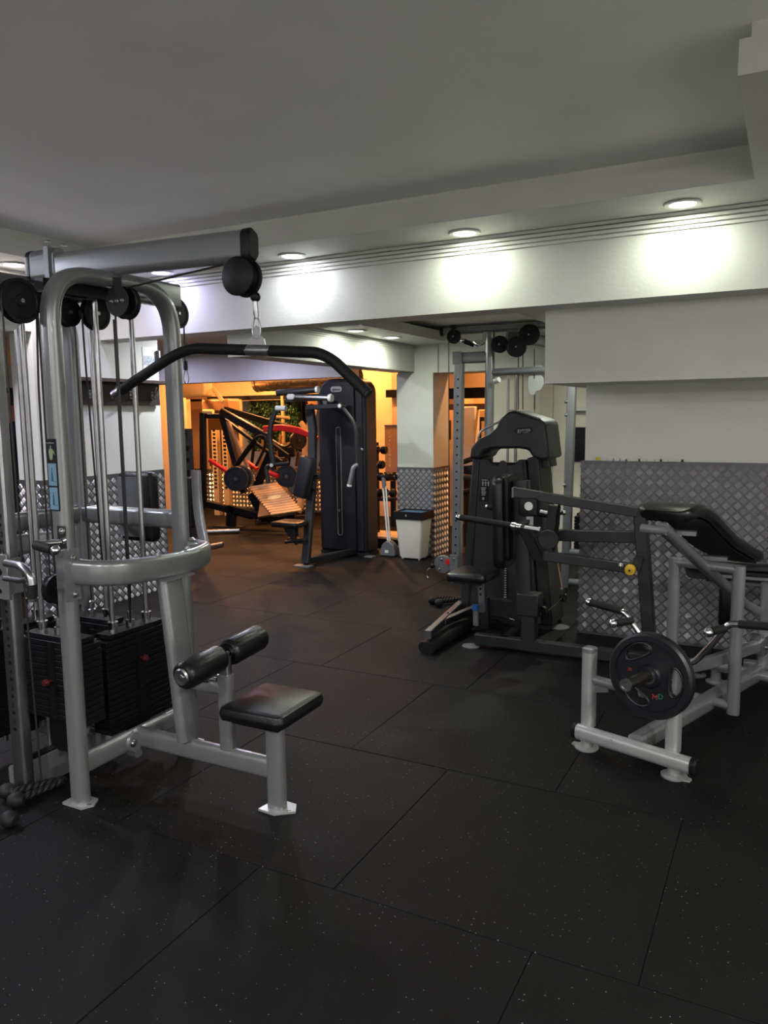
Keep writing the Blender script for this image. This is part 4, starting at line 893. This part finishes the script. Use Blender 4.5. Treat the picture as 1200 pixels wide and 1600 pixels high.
PP('chest_pad', B().sweep([pdp[0], pdp[0]+(pdp[1]-pdp[0])*.06, pdp[0]+(pdp[1]-pdp[0])*.94, pdp[1]], rrect(.185, .13, .05, 5), n=X_, scale=[.9, 1, 1, .9]), 'darkblue')
PP('pad_bracket', B().box(py(492, 745, 7.05), (.10, .05, .05)).box(py(490, 765, 7.05), (.08, .05, .03)), 'dark')
# overhead arms
ta = [py(433, 614, 7.05), py(494, 609, 7.1)]; PP('pivot_roller', B().cyl(ta[0], ta[1], .035), 'dark'); PP('roller_cap', B().cyl(ta[1], ta[1]+(ta[1]-ta[0])*.06, .037), 'white')
tb_ = [py(450, 620, 6.95), py(517, 622, 6.95)]; PP('pivot_roller', B().cyl(tb_[0], tb_[1], .030), 'steel'); PP('roller_cap', B().lathe([(.0001, .02), (.038, .016), (.045, 0), (.04, -.02), (.0001, -.02)], tb_[1], X_, 20), 'white'); PP('roller_cap', B().pad(py(455, 620, 6.92), (.10, .06, .04), (X_, Z_, -Y_), .03, .01), 'lettergrey')
PP('arm_plate', B().sweep([py(482, 637, 7.05), py(534, 634, 7.0)], rrect(.05, .09, .006, 1), n=Z_), 'dark'); PP('head_block', B().box(py(472, 624, 7.1), (.36, .12, .045)), 'dark')
rj = py(533, 634, 6.98); PP('pivot_joint', B().cyl(rj-Y_*.03, rj+Y_*.04, .034), 'dark'); PP('joint_disc', B().cyl(rj-Y_*.031, rj-Y_*.036, .02), 'white')
ra_ = fillet([rj, py(556, 662, 6.98), py(558, 726, 6.98)], .10, 6); PP('swing_arm', B().sweep(ra_, circ(.019, 12)), 'dark'); PP('swing_handle', B().sweep(fillet([py(559, 726, 6.98), py(552, 730, 6.95), py(546, 758, 6.93)], .05, 4), circ(.024, 12)), 'grey'); PP('handle_tip', B().cyl(py(546, 757, 6.93), py(545.7, 760, 6.93), .026), 'white')
lj = py(432, 636, 6.98); la = fillet([lj, py(420, 672, 6.98), py(428, 735, 6.98)], .25, 6); PP('swing_arm', B().sweep(la, rrect(.055, .04, .012, 2), n=X_), 'dark'); PP('arm_cap', B().cyl(py(432, 638, 6.95), py(447, 638, 6.95), .028), 'lettergrey')
PP('swing_handle', B().cyl(py(424, 727, 6.95), py(452, 724, 6.95), .020), 'rubber'); PP('swing_handle', B().sweep(fillet([py(424, 727, 6.95), py(416, 729, 6.95), py(419, 755, 6.95)], .04, 4), circ(.022, 12)), 'dark'); PP('joint_disc', B().cyl(py(424, 727, 6.92), py(424, 727, 6.91), .02), 'steel')
PP('head_link', B().sweep([py(505, 626, 7.2), (-4.62, yt+.05, 1.72)], rrect(.08, .08, .008, 1), n=Z_), 'dark')

# ------------------------------------------------------------------ bin, dustpan and broom
BC = _v(-3.70, 7.76, 0)
BI = thing('waste_bin', 'ivory plastic waste bin with black rim and blue liner at the column foot', 'bin', BC)
b = B(); lays = [(.0, .125, .10), (.02, .135, .105), (.40, .165, .135), (.44, .168, .138)]
vs = []; m_ = None
for z, hw, hd_ in lays:
    pr = rrect(hw*2, hd_*2, .03, 4); m_ = len(pr); vs += [BC+_v(a, c, z+.018) for a, c in pr]
b.add(vs, [(i*m_+j, i*m_+(j+1) % m_, (i+1)*m_+(j+1) % m_, (i+1)*m_+j) for i in range(len(lays)-1) for j in range(m_)]+[tuple(range(m_))[::-1]])
link('bin_body', b, M['binwhite'], BI)
b = B()
def frame_(hw, hd_, t, z0, z1):
    for sx, sy, lx, ly in ((0, -hd_+t/2, 2*hw, t), (0, hd_-t/2, 2*hw, t), (-hw+t/2, 0, t, 2*hd_-2*t), (hw-t/2, 0, t, 2*hd_-2*t)): b.mm(BC+_v(sx-lx/2, sy-ly/2, z0), BC+_v(sx+lx/2, sy+ly/2, z1))
frame_(.180, .150, .022, .455, .54); link('bin_rim', b, M['black'], BI)
link('liner', B().mm(BC+_v(-.156, -.126, .515), BC+_v(.156, .126, .528)), M['bluebag'], BI, 'blue liner')
link('rim_latch', B().box(BC+_v(-.02, -.153, .50), (.012, .008, .022)), M['lettergrey'], BI)
for sx in (-1, 1):
    for sy in (-1, 1): link('bin_foot', B().cyl(BC+_v(sx*.10, sy*.075, 0), BC+_v(sx*.10, sy*.075, .02), .012), M['white'], BI)
DP = thing('dustpan', 'grey long-handled dustpan standing between the fly machine and the bin', 'dustpan', (-4.06, 7.78, 0))
dq = _v(-4.03, 7.80, 0)
link('pan', B().prism([(-.095, 0), (.095, 0), (.10, .05), (.075, .13), (.02, .175), (-.02, .175), (-.075, .13), (-.10, .05)], dq+Y_*.05, X_, Z_, 0, .10), M['grey'], DP, bevel=.012)
link('pan_label', B().box(dq+_v(-.01, -.052, .055), (.045, .004, .03)), M['white'], DP)
for k in (-.018, .018): link('handle_pole', B().cyl(dq+_v(k*.8, -.01, .17), dq+_v(-.055+k, 0, .80), .0105), M['white'], DP)
link('handle_grip', B().cyl(dq+_v(-.055, 0, .78), dq+_v(-.066, 0, .90), .024), M['grey'], DP); link('handle_top', B().cyl(dq+_v(-.10, 0, .905), dq+_v(-.03, 0, .915), .022), M['black'], DP)

# ------------------------------------------------------------------ seated machine and dumbbell rack seen right of the lat tower post
SM = thing('seated_machine', 'machine with black pad and bent silver leg right of the lat tower post', 'exercise machine', (-5.15, 5.9, 0))
link('back_pad', B().pad(py(296, 785, 5.9)+_v(-.05, 0, 0), (.20, .52, .07), (X_, Z_, -Y_), .03, .02), M['vinyl'], SM)
link('bent_leg', B().sweep(fillet([py(306, 735, 5.85), py(309, 800, 5.85), py(322, 862, 5.75)], .2, 5), rrect(.10, .05, .015, 3), n=X_), M['silver'], SM)
ftp = gz(345, 852, .03); link('floor_tube', B().sweep([gz(285, 862, .035), gz(345, 850, .035)], rrect(.05, .06, .02, 3), n=Z_), M['silver'], SM)
link('tube_cap', B().sweep([gz(344, 850, .035), gz(348, 849.5, .035)], rrect(.055, .065, .02, 3), n=Z_), M['dark'], SM)
link('seat_carrier', B().box(py(300, 845, 5.9), (.14, .06, .05)), M['dark'], SM)
DR = thing('dumbbell_rack', 'narrow black upright rack of round dumbbell heads before the orange wall', 'rack', gz(294, 830, 0))
dxy = py(295, 735, 6.6)
link('rack_upright', B().mm((dxy.x-.13, 6.62, 0), (dxy.x-.012, 6.70, 1.48)), M['dark'], DR)
for i, yy in enumerate((691, 710, 729)): link('rack_head', B().cyl(py(294, yy, 6.58), py(294, yy, 6.62), .042, n=20), M['black'], DR)

# ------------------------------------------------------------------ the orange room
def D(name, label, cat, loc, group=None): return thing(name, label, cat, loc, group)
HS = D('leg_press', 'black and red angled leg press with a light wood footplate in the orange room', 'exercise machine', (-7, 9.0, 0))
def HP(name, b, m='iron', parent=None, lab=None, **k): return link(name, b, M[m], parent or HS, lab, **k)
Y9 = 9.0
def beam(name, a, b_, wd=.09, dp=.07, m='iron', Ya=Y9, Yb=None, lab=None): return HP(name, B().sweep([py(*a, Ya), py(*b_, Yb if Yb else Ya)], rrect(wd, dp, .008, 1), n=X_ if abs(a[1]-b_[1]) > abs(a[0]-b_[0]) else Z_), m, None, lab)
HP('rear_upright', B().sweep([py(317, 645, 8.8), py(318, 778, 8.8), py(313, 800, 8.8), gz(317, 842, .02)], rrect(.085, .07, .008, 1), n=X_))
beam('top_bar', (318, 650), (352, 650), .07, .07, Ya=8.85); HP('bar_end_cap', B().cyl(py(318, 643, 8.78), py(333, 643, 8.78), .03), 'gold')
beam('guide_rail', (346, 643), (418, 683), .10, .07, Ya=8.8); beam('guide_rail', (352, 640), (470, 674), .09, .07, Ya=9.3)
beam('guide_rail', (350, 655), (440, 722), .05, .05, Ya=8.9); beam('guide_rail', (372, 655), (450, 712), .05, .05, Ya=9.2)
beam('frame_strut', (348, 650), (382, 770), .10, .08, Ya=8.95); beam('frame_strut', (356, 658), (397, 752), .045, .05, 'tan', 8.85)
beam('frame_strut', (398, 768), (425, 704), .11, .08, Ya=9.0); beam('frame_strut', (366, 735), (400, 688), .035, .035, Ya=8.75)
HP('carriage_loop', B().sweep(fillet([py(365, 730, 8.7), py(400, 682, 8.7), py(415, 680, 8.75), py(414, 700, 8.75), py(400, 728, 8.75)], .08, 5), circ(.02, 10)), 'iron')
ar = [py(x, y, 8.75) for x, y in ((413, 670), (440, 668), (468, 673), (496, 685))]
HP('red_arm', B().sweep(ar, rrect(.085, .06, .01, 1), n=Z_, scale=[1, 1.05, 1, .6]), 'red', None, 'bright red curved lever arm')
for a, b_, yy in (((328, 719), (356, 737), 8.75), ((386, 722), (402, 733), 9.1), ((416, 737), (434, 744), 8.8)):
    HP('red_peg', B().cyl(py(*a, yy), py(*b_, yy), .032), 'red', None, 'red weight peg')
beam('base_beam', (316, 785), (395, 806), .10, .08, Ya=8.95); beam('base_beam', (360, 795), (430, 812), .10, .08, Ya=8.9); beam('base_post', (362, 790), (361, 822), .14, .08, Ya=8.9)
HP('base_foot', B().sweep([gz(305, 832, .04), gz(374, 829, .04)], rrect(.06, .06, .02, 3), n=Z_), 'steel'); HP('foot_plate', B().mm(gz(345, 824, 0)-_v(.1, .05, 0), gz(372, 822, .02)+_v(.1, .05, 0)), 'dark')
beam('front_strut', (395, 770), (418, 812), .16, .10, Ya=9.0); beam('rear_strut', (425, 812), (462, 806), .06, .06, Ya=8.95)
# footplate of wooden slats
P0, P1, P2, P3 = py(388, 761, 8.85), py(434, 754, 9.0), py(471, 795, 8.75), py(424, 805, 8.55)
fu = (P1-P0).normalized(); fv = (P3-P0); fv = (fv-fu*fv.dot(fu)).normalized(); fn = fu.cross(fv); fn = fn if fn.dot(RT.cross(UP)) > 0 else -fn
Wp = ((P1-P0).length+(P2-P3).length)/2; Hp = ((P3-P0).dot(fv)+(P2-P1).dot(fv))/2
qc = (P0+P1+P2+P3)/4
HP('footplate_back', B().box(qc-fn*.03, (Wp, Hp, .03), (fu, fv, fn)), 'woodgap')
ns = 13; sk_ = (P3-P0).dot(fu)/Hp
slat = None
for i in range(ns):
    o_ = P0+(P3-P0)*((i+.5)/ns)+(P1-P0)*.5
    HP('wood_slat', B().box(o_, (Wp, Hp/ns*.90, .022), (fu, fv, fn)), 'wood')
HP('gold_badge', B().prism([(math.cos(t*PI/12)*.10, math.sin(t*PI/12)*.038) for t in range(24)], qc+fn*.013, fu, fv, -.004, .004), 'gold', None, 'oval golden badge')
def disc_plate(name, label, c, n, r, th=.05, m='platerub', group=None, holes=True):
    t = D(name, label, 'weight plate', Vector(c)-Z_*r, group)
    c = Vector(c); n = Vector(n).normalized()
    if holes:
        up = n.orthogonal(); grip_plate(c, n, up, r, th, m, None, t)
    else:
        link('plate_disc', B().lathe([(r*.12, -th/2), (r*.3, -th/2), (r*.34, -th*.3), (r*.80, -th*.3), (r*.84, -th/2), (r*.98, -th/2), (r, -th*.3), (r, th*.3), (r*.98, th/2), (r*.84, th/2), (r*.8, th*.3), (r*.34, th*.3), (r*.3, th/2), (r*.12, th/2), (r*.12, -th/2)], c, n, 44), M[m], t)
        link('plate_hub', B().cyl(c-n*(th/2+.01), c+n*(th/2+.01), r*.13, n=20), M['sleeve'], t)
    return t
nf = _v(.45, -.9, 0)
disc_plate('weight_plate', 'round black weight plate, leftmost on the leg press in the orange room', py(369, 748, 8.42), nf, .168, .07, holes=False)
disc_plate('weight_plate', 'bronze-edged weight plate behind the leftmost black plate of the leg press', py(377, 746, 8.56), nf, .170, .03, 'sleeve', holes=False)
disc_plate('weight_plate', 'black weight plate on the red peg above the wooden footplate', py(448, 744, 8.9), nf, .155, .07, holes=False)
disc_plate('weight_plate', 'tan three-grip weight plate low behind the fly machine chest pad', py(464, 755, 9.0), nf, .150, .04, 'sleeve')
disc_plate('weight_plate', 'dark weight plate raised behind the red lever arm', py(466, 688, 9.1), _v(.9, -.4, 0), .13, .05, holes=False)
# second machine behind with cream frame
SB = D('plate_machine', 'cream-framed lever machine with black pads behind the leg press', 'exercise machine', (-6.6, 10.0, 0))
def S2(name, b, m='cream', **k): return link(name, b, M[m], SB, **k)
S2('curved_frame', B().sweep(fillet([py(490, 640, 9.9), py(476, 700, 9.9), py(480, 745, 9.9), py(466, 800, 9.8)], .4, 6), rrect(.10, .07, .02, 2), n=X_)); S2('curved_frame', B().sweep(fillet([py(470, 660, 9.9), py(492, 690, 9.9), py(478, 720, 9.9)], .3, 5), rrect(.08, .06, .02, 2), n=X_))
S2('cross_beam', B().sweep([py(425, 700, 10), py(478, 688, 10)], rrect(.06, .05, .01, 1), n=Z_), 'tan'); S2('top_handle', B().cyl(py(428, 651, 10), py(452, 653, 10), .025)); S2('pad', B().pad(py(448, 706, 9.8), (.30, .16, .08), (X_, Z_, -Y_), .04, .02), 'vinyl'); S2('pad', B().pad(py(440, 722, 9.8), (.22, .12, .08), (X_, Z_, -Y_), .04, .02), 'vinyl')
S2('handle_bar', B().sweep(fillet([py(425, 688, 9.7), py(445, 700, 9.7), py(458, 690, 9.7)], .1, 4), circ(.022, 8)), 'sleeve'); S2('base', B().sweep([gz(400, 815, .05), gz(475, 808, .05)], rrect(.08, .08, .01, 1), n=Z_), 'dark')
for k in range(5): S2('stack_frame', B().sweep([py(400+13*k, 668+4*k, 10.3), py(392+13*k, 735, 10.3)], rrect(.05, .04, .01, 1), n=X_), 'tan' if k % 2 else 'iron')
# air conditioner, duct, lintel band, plant wall
AC = D('air_conditioner', 'wall-mounted air conditioner unit at the top left of the orange room', 'air conditioner', py(306, 625, 9.2))
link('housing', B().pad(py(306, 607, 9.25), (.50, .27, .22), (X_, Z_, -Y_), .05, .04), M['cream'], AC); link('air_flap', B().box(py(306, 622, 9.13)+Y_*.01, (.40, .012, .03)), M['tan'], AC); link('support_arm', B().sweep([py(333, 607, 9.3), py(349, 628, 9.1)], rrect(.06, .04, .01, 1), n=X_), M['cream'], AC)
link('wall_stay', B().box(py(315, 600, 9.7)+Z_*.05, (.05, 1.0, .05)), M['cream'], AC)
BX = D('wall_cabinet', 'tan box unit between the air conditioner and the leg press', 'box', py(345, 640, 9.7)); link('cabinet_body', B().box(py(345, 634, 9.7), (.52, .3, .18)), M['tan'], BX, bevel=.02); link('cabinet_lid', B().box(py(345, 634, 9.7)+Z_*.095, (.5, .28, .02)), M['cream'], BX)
DU = D('air_duct', 'foil-wrapped round air duct under the ceiling of the orange room', 'duct', py(445, 610, 10))
dp0, dp1 = py(400, 596, 10.2), py(560, 596, 10.2)
link('duct_tube', B().lathe([(.0001, 0), (.12, .0), (.155, .04)]+[(.16+.004*(i % 2), .08+.05*i) for i in range(int((dp1.x-dp0.x)/.05))], dp0, X_, 24), M['foil'], DU); link('duct_collar', B().lathe([(.165, -.02), (.175, -.02), (.175, .03), (.165, .03)], dp0+X_*.05, X_, 24), M['steel'], DU)
LT = struct('trim_9', bx((-9.4, 10.62, 1.885), (-6.35, 10.75, 1.96)), M['black'])
link('post', bx((-7.45, 10.6, 0), (-7.41, 10.64, 2.72)), M['cream'], LT); link('post', bx((-8.33, 10.6, 1.1), (-8.27, 10.64, 1.9)), M['cream'], LT)
WN = struct('mirror_band', bx((-9.2, 10.84, .74), (-6.6, 10.885, 1.88)), M['mirror'])
GW = D('plant_wall', 'dark green leafy plant wall behind the machines of the orange room', 'plants', (-7.3, 10.75, 1.2))
g1 = B(); rr = random.Random(3)
gx0, gx1 = py(392, 650, 10.75).x, py(470, 650, 10.75).x
for i in range(2600):
    c = _v(rr.uniform(gx0, gx1), 10.74-rr.random()*.08, rr.uniform(1.05, 1.87)); a = _v(rr.uniform(-1, 1), rr.uniform(-.6, -.1), rr.uniform(-1, .4)).normalized(); s_ = a.cross(_v(0, 1, .3)).normalized()
    L_ = rr.uniform(.03, .06); w_ = L_*.28
    g1.add([c, c+a*L_*.5+s_*w_, c+a*L_, c+a*L_*.5-s_*w_], [(0, 1, 2, 3)])
link('foliage', g1, M['leaf'], GW, kind='stuff'); link('backing', B().mm((gx0, 10.75, 1.02), (gx1, 10.80, 1.88)), M['black'], GW)
# weight racks by the left partition
for q, (xx, lb2) in enumerate(((336, 'left perforated cream rack post in the orange room'), (352, 'right perforated cream rack post in the orange room'))):
    rk = D('rack_post', lb2, 'rack', gz(xx, 812, 0))
    pa = py(xx, 672, 10.0); link('post', B().mm((pa.x-.055, 9.97, 0), (pa.x+.055, 10.05, pa.z)), M['cream'], rk)
    hb = B()
    for k in range(16): hb.mm((pa.x-.025, 9.965, .45+k*.062), (pa.x+.025, 9.972, .48+k*.062))
    link('slots', hb, M['black'], rk, kind='stuff')
# right part of the orange room: banner, dumbbell rack, wall band
BN = D('banner', 'tan vertical banner with gold lettering left of the white column', 'banner', py(612, 742, 9.9))
b0, b1 = py(601, 666, 9.9), py(623, 738, 9.9)
link('cloth', B().mm((b0.x, 9.9, b1.z), (b1.x, 9.91, b0.z)), M['tan'], BN); link('top_rod', B().mm((b0.x, 9.89, b0.z), (b1.x, 9.92, b0.z+.02)), M['steel'], BN); link('stand_base', B().mm((b0.x, 9.86, b1.z-.06), (b1.x+.02, 9.96, b1.z)), M['black'], BN); link('stand_leg', B().mm((b0.x+.09, 9.88, 0), (b0.x+.15, 9.94, b1.z-.06)), M['black'], BN)
for i, ch in enumerate('CHALLENGER'): text(ch, (py(609, 700, 9.9).x, 9.895, b0.z-.10-i*(b0.z-b1.z-.16)/9.6), X_, Z_, .055, M['lettergold'], BN)
struct('trim_10', bx((-5.3, 10.2, 1.86), (-3.9, 10.3, 1.97)), M['black']); t11 = struct('trim_11', bx((-5.0, 10.0, 1.25), (-4.2, 10.05, 1.52)), M['darkbrown'])
struct('wall_pier', bx((-5.25, 10.3, 0), (-4.2, 10.9, 2.72)), M['orangewall'])
DK = D('dumbbell_stand', 'black stand of dumbbells beside the fly machine tower, in the orange light', 'rack', gz(592, 850, 0))
kx = py(590, 740, 8.9).x
link('stand_post', B().mm((kx-.12, 8.95, 0), (kx-.04, 9.02, 1.25)), M['iron'], DK); link('stand_base', B().mm((kx-.2, 8.8, 0), (kx+.32, 9.15, .06)), M['cream'], DK); link('stand_shelf', B().mm((kx-.15, 8.85, .60), (kx+.30, 9.05, .63)), M['cream'], DK); link('stand_leg', B().mm((kx-.14, 8.86, .06), (kx-.08, 8.92, .60)), M['cream'], DK)
for i, (a, yy, yo) in enumerate(((594, 703, 8.85), (590, 726, 8.85), (600, 745, 8.8), (617, 745, 8.9), (608, 770, 8.72), (587, 770, 8.72))):
    c = py(a, yy, yo); dbt = D('dumbbell', ['black dumbbell on the top peg of the stand by the fly machine', 'black dumbbell on the middle peg of the stand by the fly machine', 'black dumbbell on the stand shelf nearer the fly machine', 'black dumbbell on the stand shelf nearer the white column', 'black dumbbell on the lower stand level nearer the white column', 'black dumbbell on the lower stand level nearer the fly machine'][i], 'dumbbell', c-Z_*.05, 'dumbbells on the stand by the fly machine')
    link('handle', B().cyl(c-X_*.06, c+X_*.06, .016), M['steel'], dbt)
    for s_ in (-1, 1): link('head', B().lathe([(.0001, -.035), (.045, -.035), (.055, -.02), (.055, .02), (.045, .035), (.0001, .035)], c+X_*(s_*.055), X_, 18), M['iron'], dbt)
link('lower_shelf', B().mm((kx-.15, 8.62, py(600, 778, 8.72).z-.03), (kx+.35, 8.855, py(600, 778, 8.72).z)), M['iron'], DK)
DS = D('floor_disc', 'black wheel-shaped plate leaning at the column foot behind the bin', 'weight plate', gz(617, 800, 0)); dcc = _v(-4.02, 8.6, .27); link('disc', B().lathe([(.02, -.02), (.13, -.02), (.14, -.01), (.14, .01), (.13, .02), (.02, .02), (.02, -.02)], dcc+_v(-.08, 0, -.12), _v(.2, -1, .1), 30), M['iron'], DS); link('hub', B().cyl(dcc+_v(-.08, -.03, -.12), dcc+_v(-.08, .03, -.12), .02), M['steel'], DS)
LS = D('low_step', 'cream topped low platform behind the dustpan', 'step', (-4.5, 8.38, 0)); link('top', B().mm((-4.75, 8.26, .10), (-4.14, 8.50, .135)), M['cream'], LS, bevel=.01); link('base', B().mm((-4.73, 8.28, 0), (-4.16, 8.48, .10)), M['black'], LS)
# seen through the doorway right of the column
CM = D('cream_machine', 'cream shrouded weight machine seen through the doorway beside the cable station', 'exercise machine', (-4.1, 10.2, 0))
ya = 10.2; q0, q1 = py(741, 640, ya), py(768, 705, ya)
link('shroud', B().mm((q0.x-.06, ya, .0), (q1.x+.1, ya+.3, q0.z)), M['cream'], CM, bevel=.02); link('arched_panel', B().prism(arcpoly(-.07, .09, -.25, .25, .07), (py(752, 680, ya).x, ya, py(752, 680, ya).z), X_, Z_, 0, .012), M['black'], CM); link('inner_panel', B().mm((py(753, 680, ya).x, ya-.02, q1.z), (py(762, 680, ya).x, ya-.01, py(753, 658, ya).z)), M['cream'], CM)
WM = D('white_machine', 'pale weight machine left of the cream one in the doorway', 'exercise machine', (-4.3, 9.8, 0)); q2 = py(733, 635, 9.8); link('shroud', B().mm((q2.x-.12, 9.8, .9), (q2.x+.08, 10.0, q2.z)), M['white'], WM, bevel=.02); link('leg', B().mm((q2.x-.1, 9.85, 0), (q2.x-.02, 9.95, .9)), M['iron'], WM)
struct('trim_12', bx((-4.6, 9.3, 1.80), (-2.5, 9.4, 1.93)), M['black']); struct('ceiling_beam', bx((-4.6, 9.2, 1.93), (-2.5, 9.45, 2.72)), M['orangewall'])
struct('trim_13', bx((-4.8, 9.9, 1.66), (-2.5, 9.96, 1.74)), M['brown'])
BE = D('weight_bench', 'black adjustable bench seen through the doorway beside the cable station', 'bench', gz(738, 800, 0))
for nme, a, c_, m_ in (('bench_back', (724, 722), (764, 708), 'vinyl'), ('strut', (735, 728), (748, 752), 'iron'), ('cross_tube', (722, 770), (762, 758), 'iron'), ('seat', (722, 745), (745, 748), 'vinyl')): link(nme, B().sweep([py(*a, 8.75), py(*c_, 8.75)], rrect(.06, .14, .02, 3), n=Z_), M[m_], BE)
for x_ in (728, 752): link('leg', B().sweep([py(x_, 765, 8.75), _v(py(x_, 765, 8.75).x, 8.75, 0)], circ(.025, 10)), M['iron'], BE)

# ------------------------------------------------------------------ person behind the left pillar
PE = thing('person', 'person in black clothes standing behind the left tread-plate pillar', 'person', (-6.16, 4.62, 0))
def skin_body(name, V, E, R_, m, parent, root=0, sub=2):
    me = bpy.data.meshes.new(name); me.from_pydata([Vector(v) for v in V], E, []); o = bpy.data.objects.new(name, me); COL.objects.link(o); o.parent = parent
    sk = o.modifiers.new('skin', 'SKIN'); me.skin_vertices[0] if len(me.skin_vertices) else None
    for i, r in enumerate(R_): me.skin_vertices[0].data[i].radius = (r if isinstance(r, tuple) else (r, r))
    me.skin_vertices[0].data[root].use_root = True
    if sub: s = o.modifiers.new('sub', 'SUBSURF'); s.levels = sub; s.render_levels = sub
    me.materials.append(m); return o
V = [(0, 0, 1.00), (0, 0, 1.18), (0, -.01, 1.38), (0, 0, 1.52), (0, -.01, 1.60), (.09, 0, .94), (.11, -.02, .52), (.11, .01, .10), (-.09, 0, .94), (-.11, .0, .52), (-.11, .02, .10), (.17, 0, 1.50), (.24, .0, 1.22), (.25, -.06, .98), (-.17, 0, 1.50), (-.24, .0, 1.22), (-.25, -.06, .98), (.11, -.14, .05), (-.11, -.13, .05)]
E_ = [(0, 1), (1, 2), (2, 3), (3, 4), (0, 5), (5, 6), (6, 7), (0, 8), (8, 9), (9, 10), (3, 11), (11, 12), (12, 13), (3, 14), (14, 15), (15, 16), (7, 17), (10, 18)]
R_ = [(.15, .11), (.14, .10), (.17, .11), (.13, .09), (.06, .06), .10, .065, .045, .10, .065, .045, .07, .05, .04, .07, .05, .04, .04, .04]
skin_body('clothed_body', V, E_, R_, M['cloth'], PE)
hd2 = link('head', B().lathe([(.0001, -.125), (.035, -.12), (.058, -.085), (.068, -.04), (.075, .01), (.077, .05), (.066, .09), (.04, .115), (.0001, .125)], _v(-6.16, 4.605, 1.745), Z_, 24), M['skin'], PE)
link('neck', B().cyl((-6.16, 4.62, 1.56), (-6.16, 4.61, 1.68), .052), M['skin'], PE); link('nose', B().prism([(-.012, -.02), (.012, -.02), (0, .025)], (-6.16, 4.535, 1.74), X_, Z_, 0, .02), M['skin'], hd2)
for s_ in (-1, 1): link('ear', B().pad(_v(-6.16+s_*.078, 4.61, 1.745), (.012, .03, .055), None, .006, .004), M['skin'], hd2); link('eye', B().ball((-6.16+s_*.028, 4.538, 1.765), .010), M['black'], hd2)
link('mouth', B().box((-6.16, 4.537, 1.70), (.04, .006, .008)), M['brown'], hd2)
link('hair', B().lathe([(.083, -.03), (.088, .03), (.078, .085), (.05, .118), (.0001, .132)], _v(-6.16, 4.625, 1.755), Z_, 24), M['hair'], PE)
for s_ in (-1, 1):
    hv = [(s_*.25, -.07, .97), (s_*.25, -.09, .91), (s_*.25, -.10, .87)]; he = [(0, 1), (1, 2)]; hr = [.026, .032, .026]
    for k, (dx, L_) in enumerate(((-.026, .07), (-.009, .085), (.009, .08), (.026, .06))):
        i0 = len(hv); hv += [(s_*.25, -.10+dx, .86), (s_*.248, -.105+dx, .86-L_*.5), (s_*.243, -.10+dx, .86-L_)]; he += [(2, i0), (i0, i0+1), (i0+1, i0+2)]; hr += [.010, .009, .008]
    i0 = len(hv); hv += [(s_*.242, -.125, .91), (s_*.238, -.145, .875)]; he += [(1, i0), (i0, i0+1)]; hr += [.012, .009]
    skin_body('hand', hv, he, hr, M['skin'], PE, sub=1)
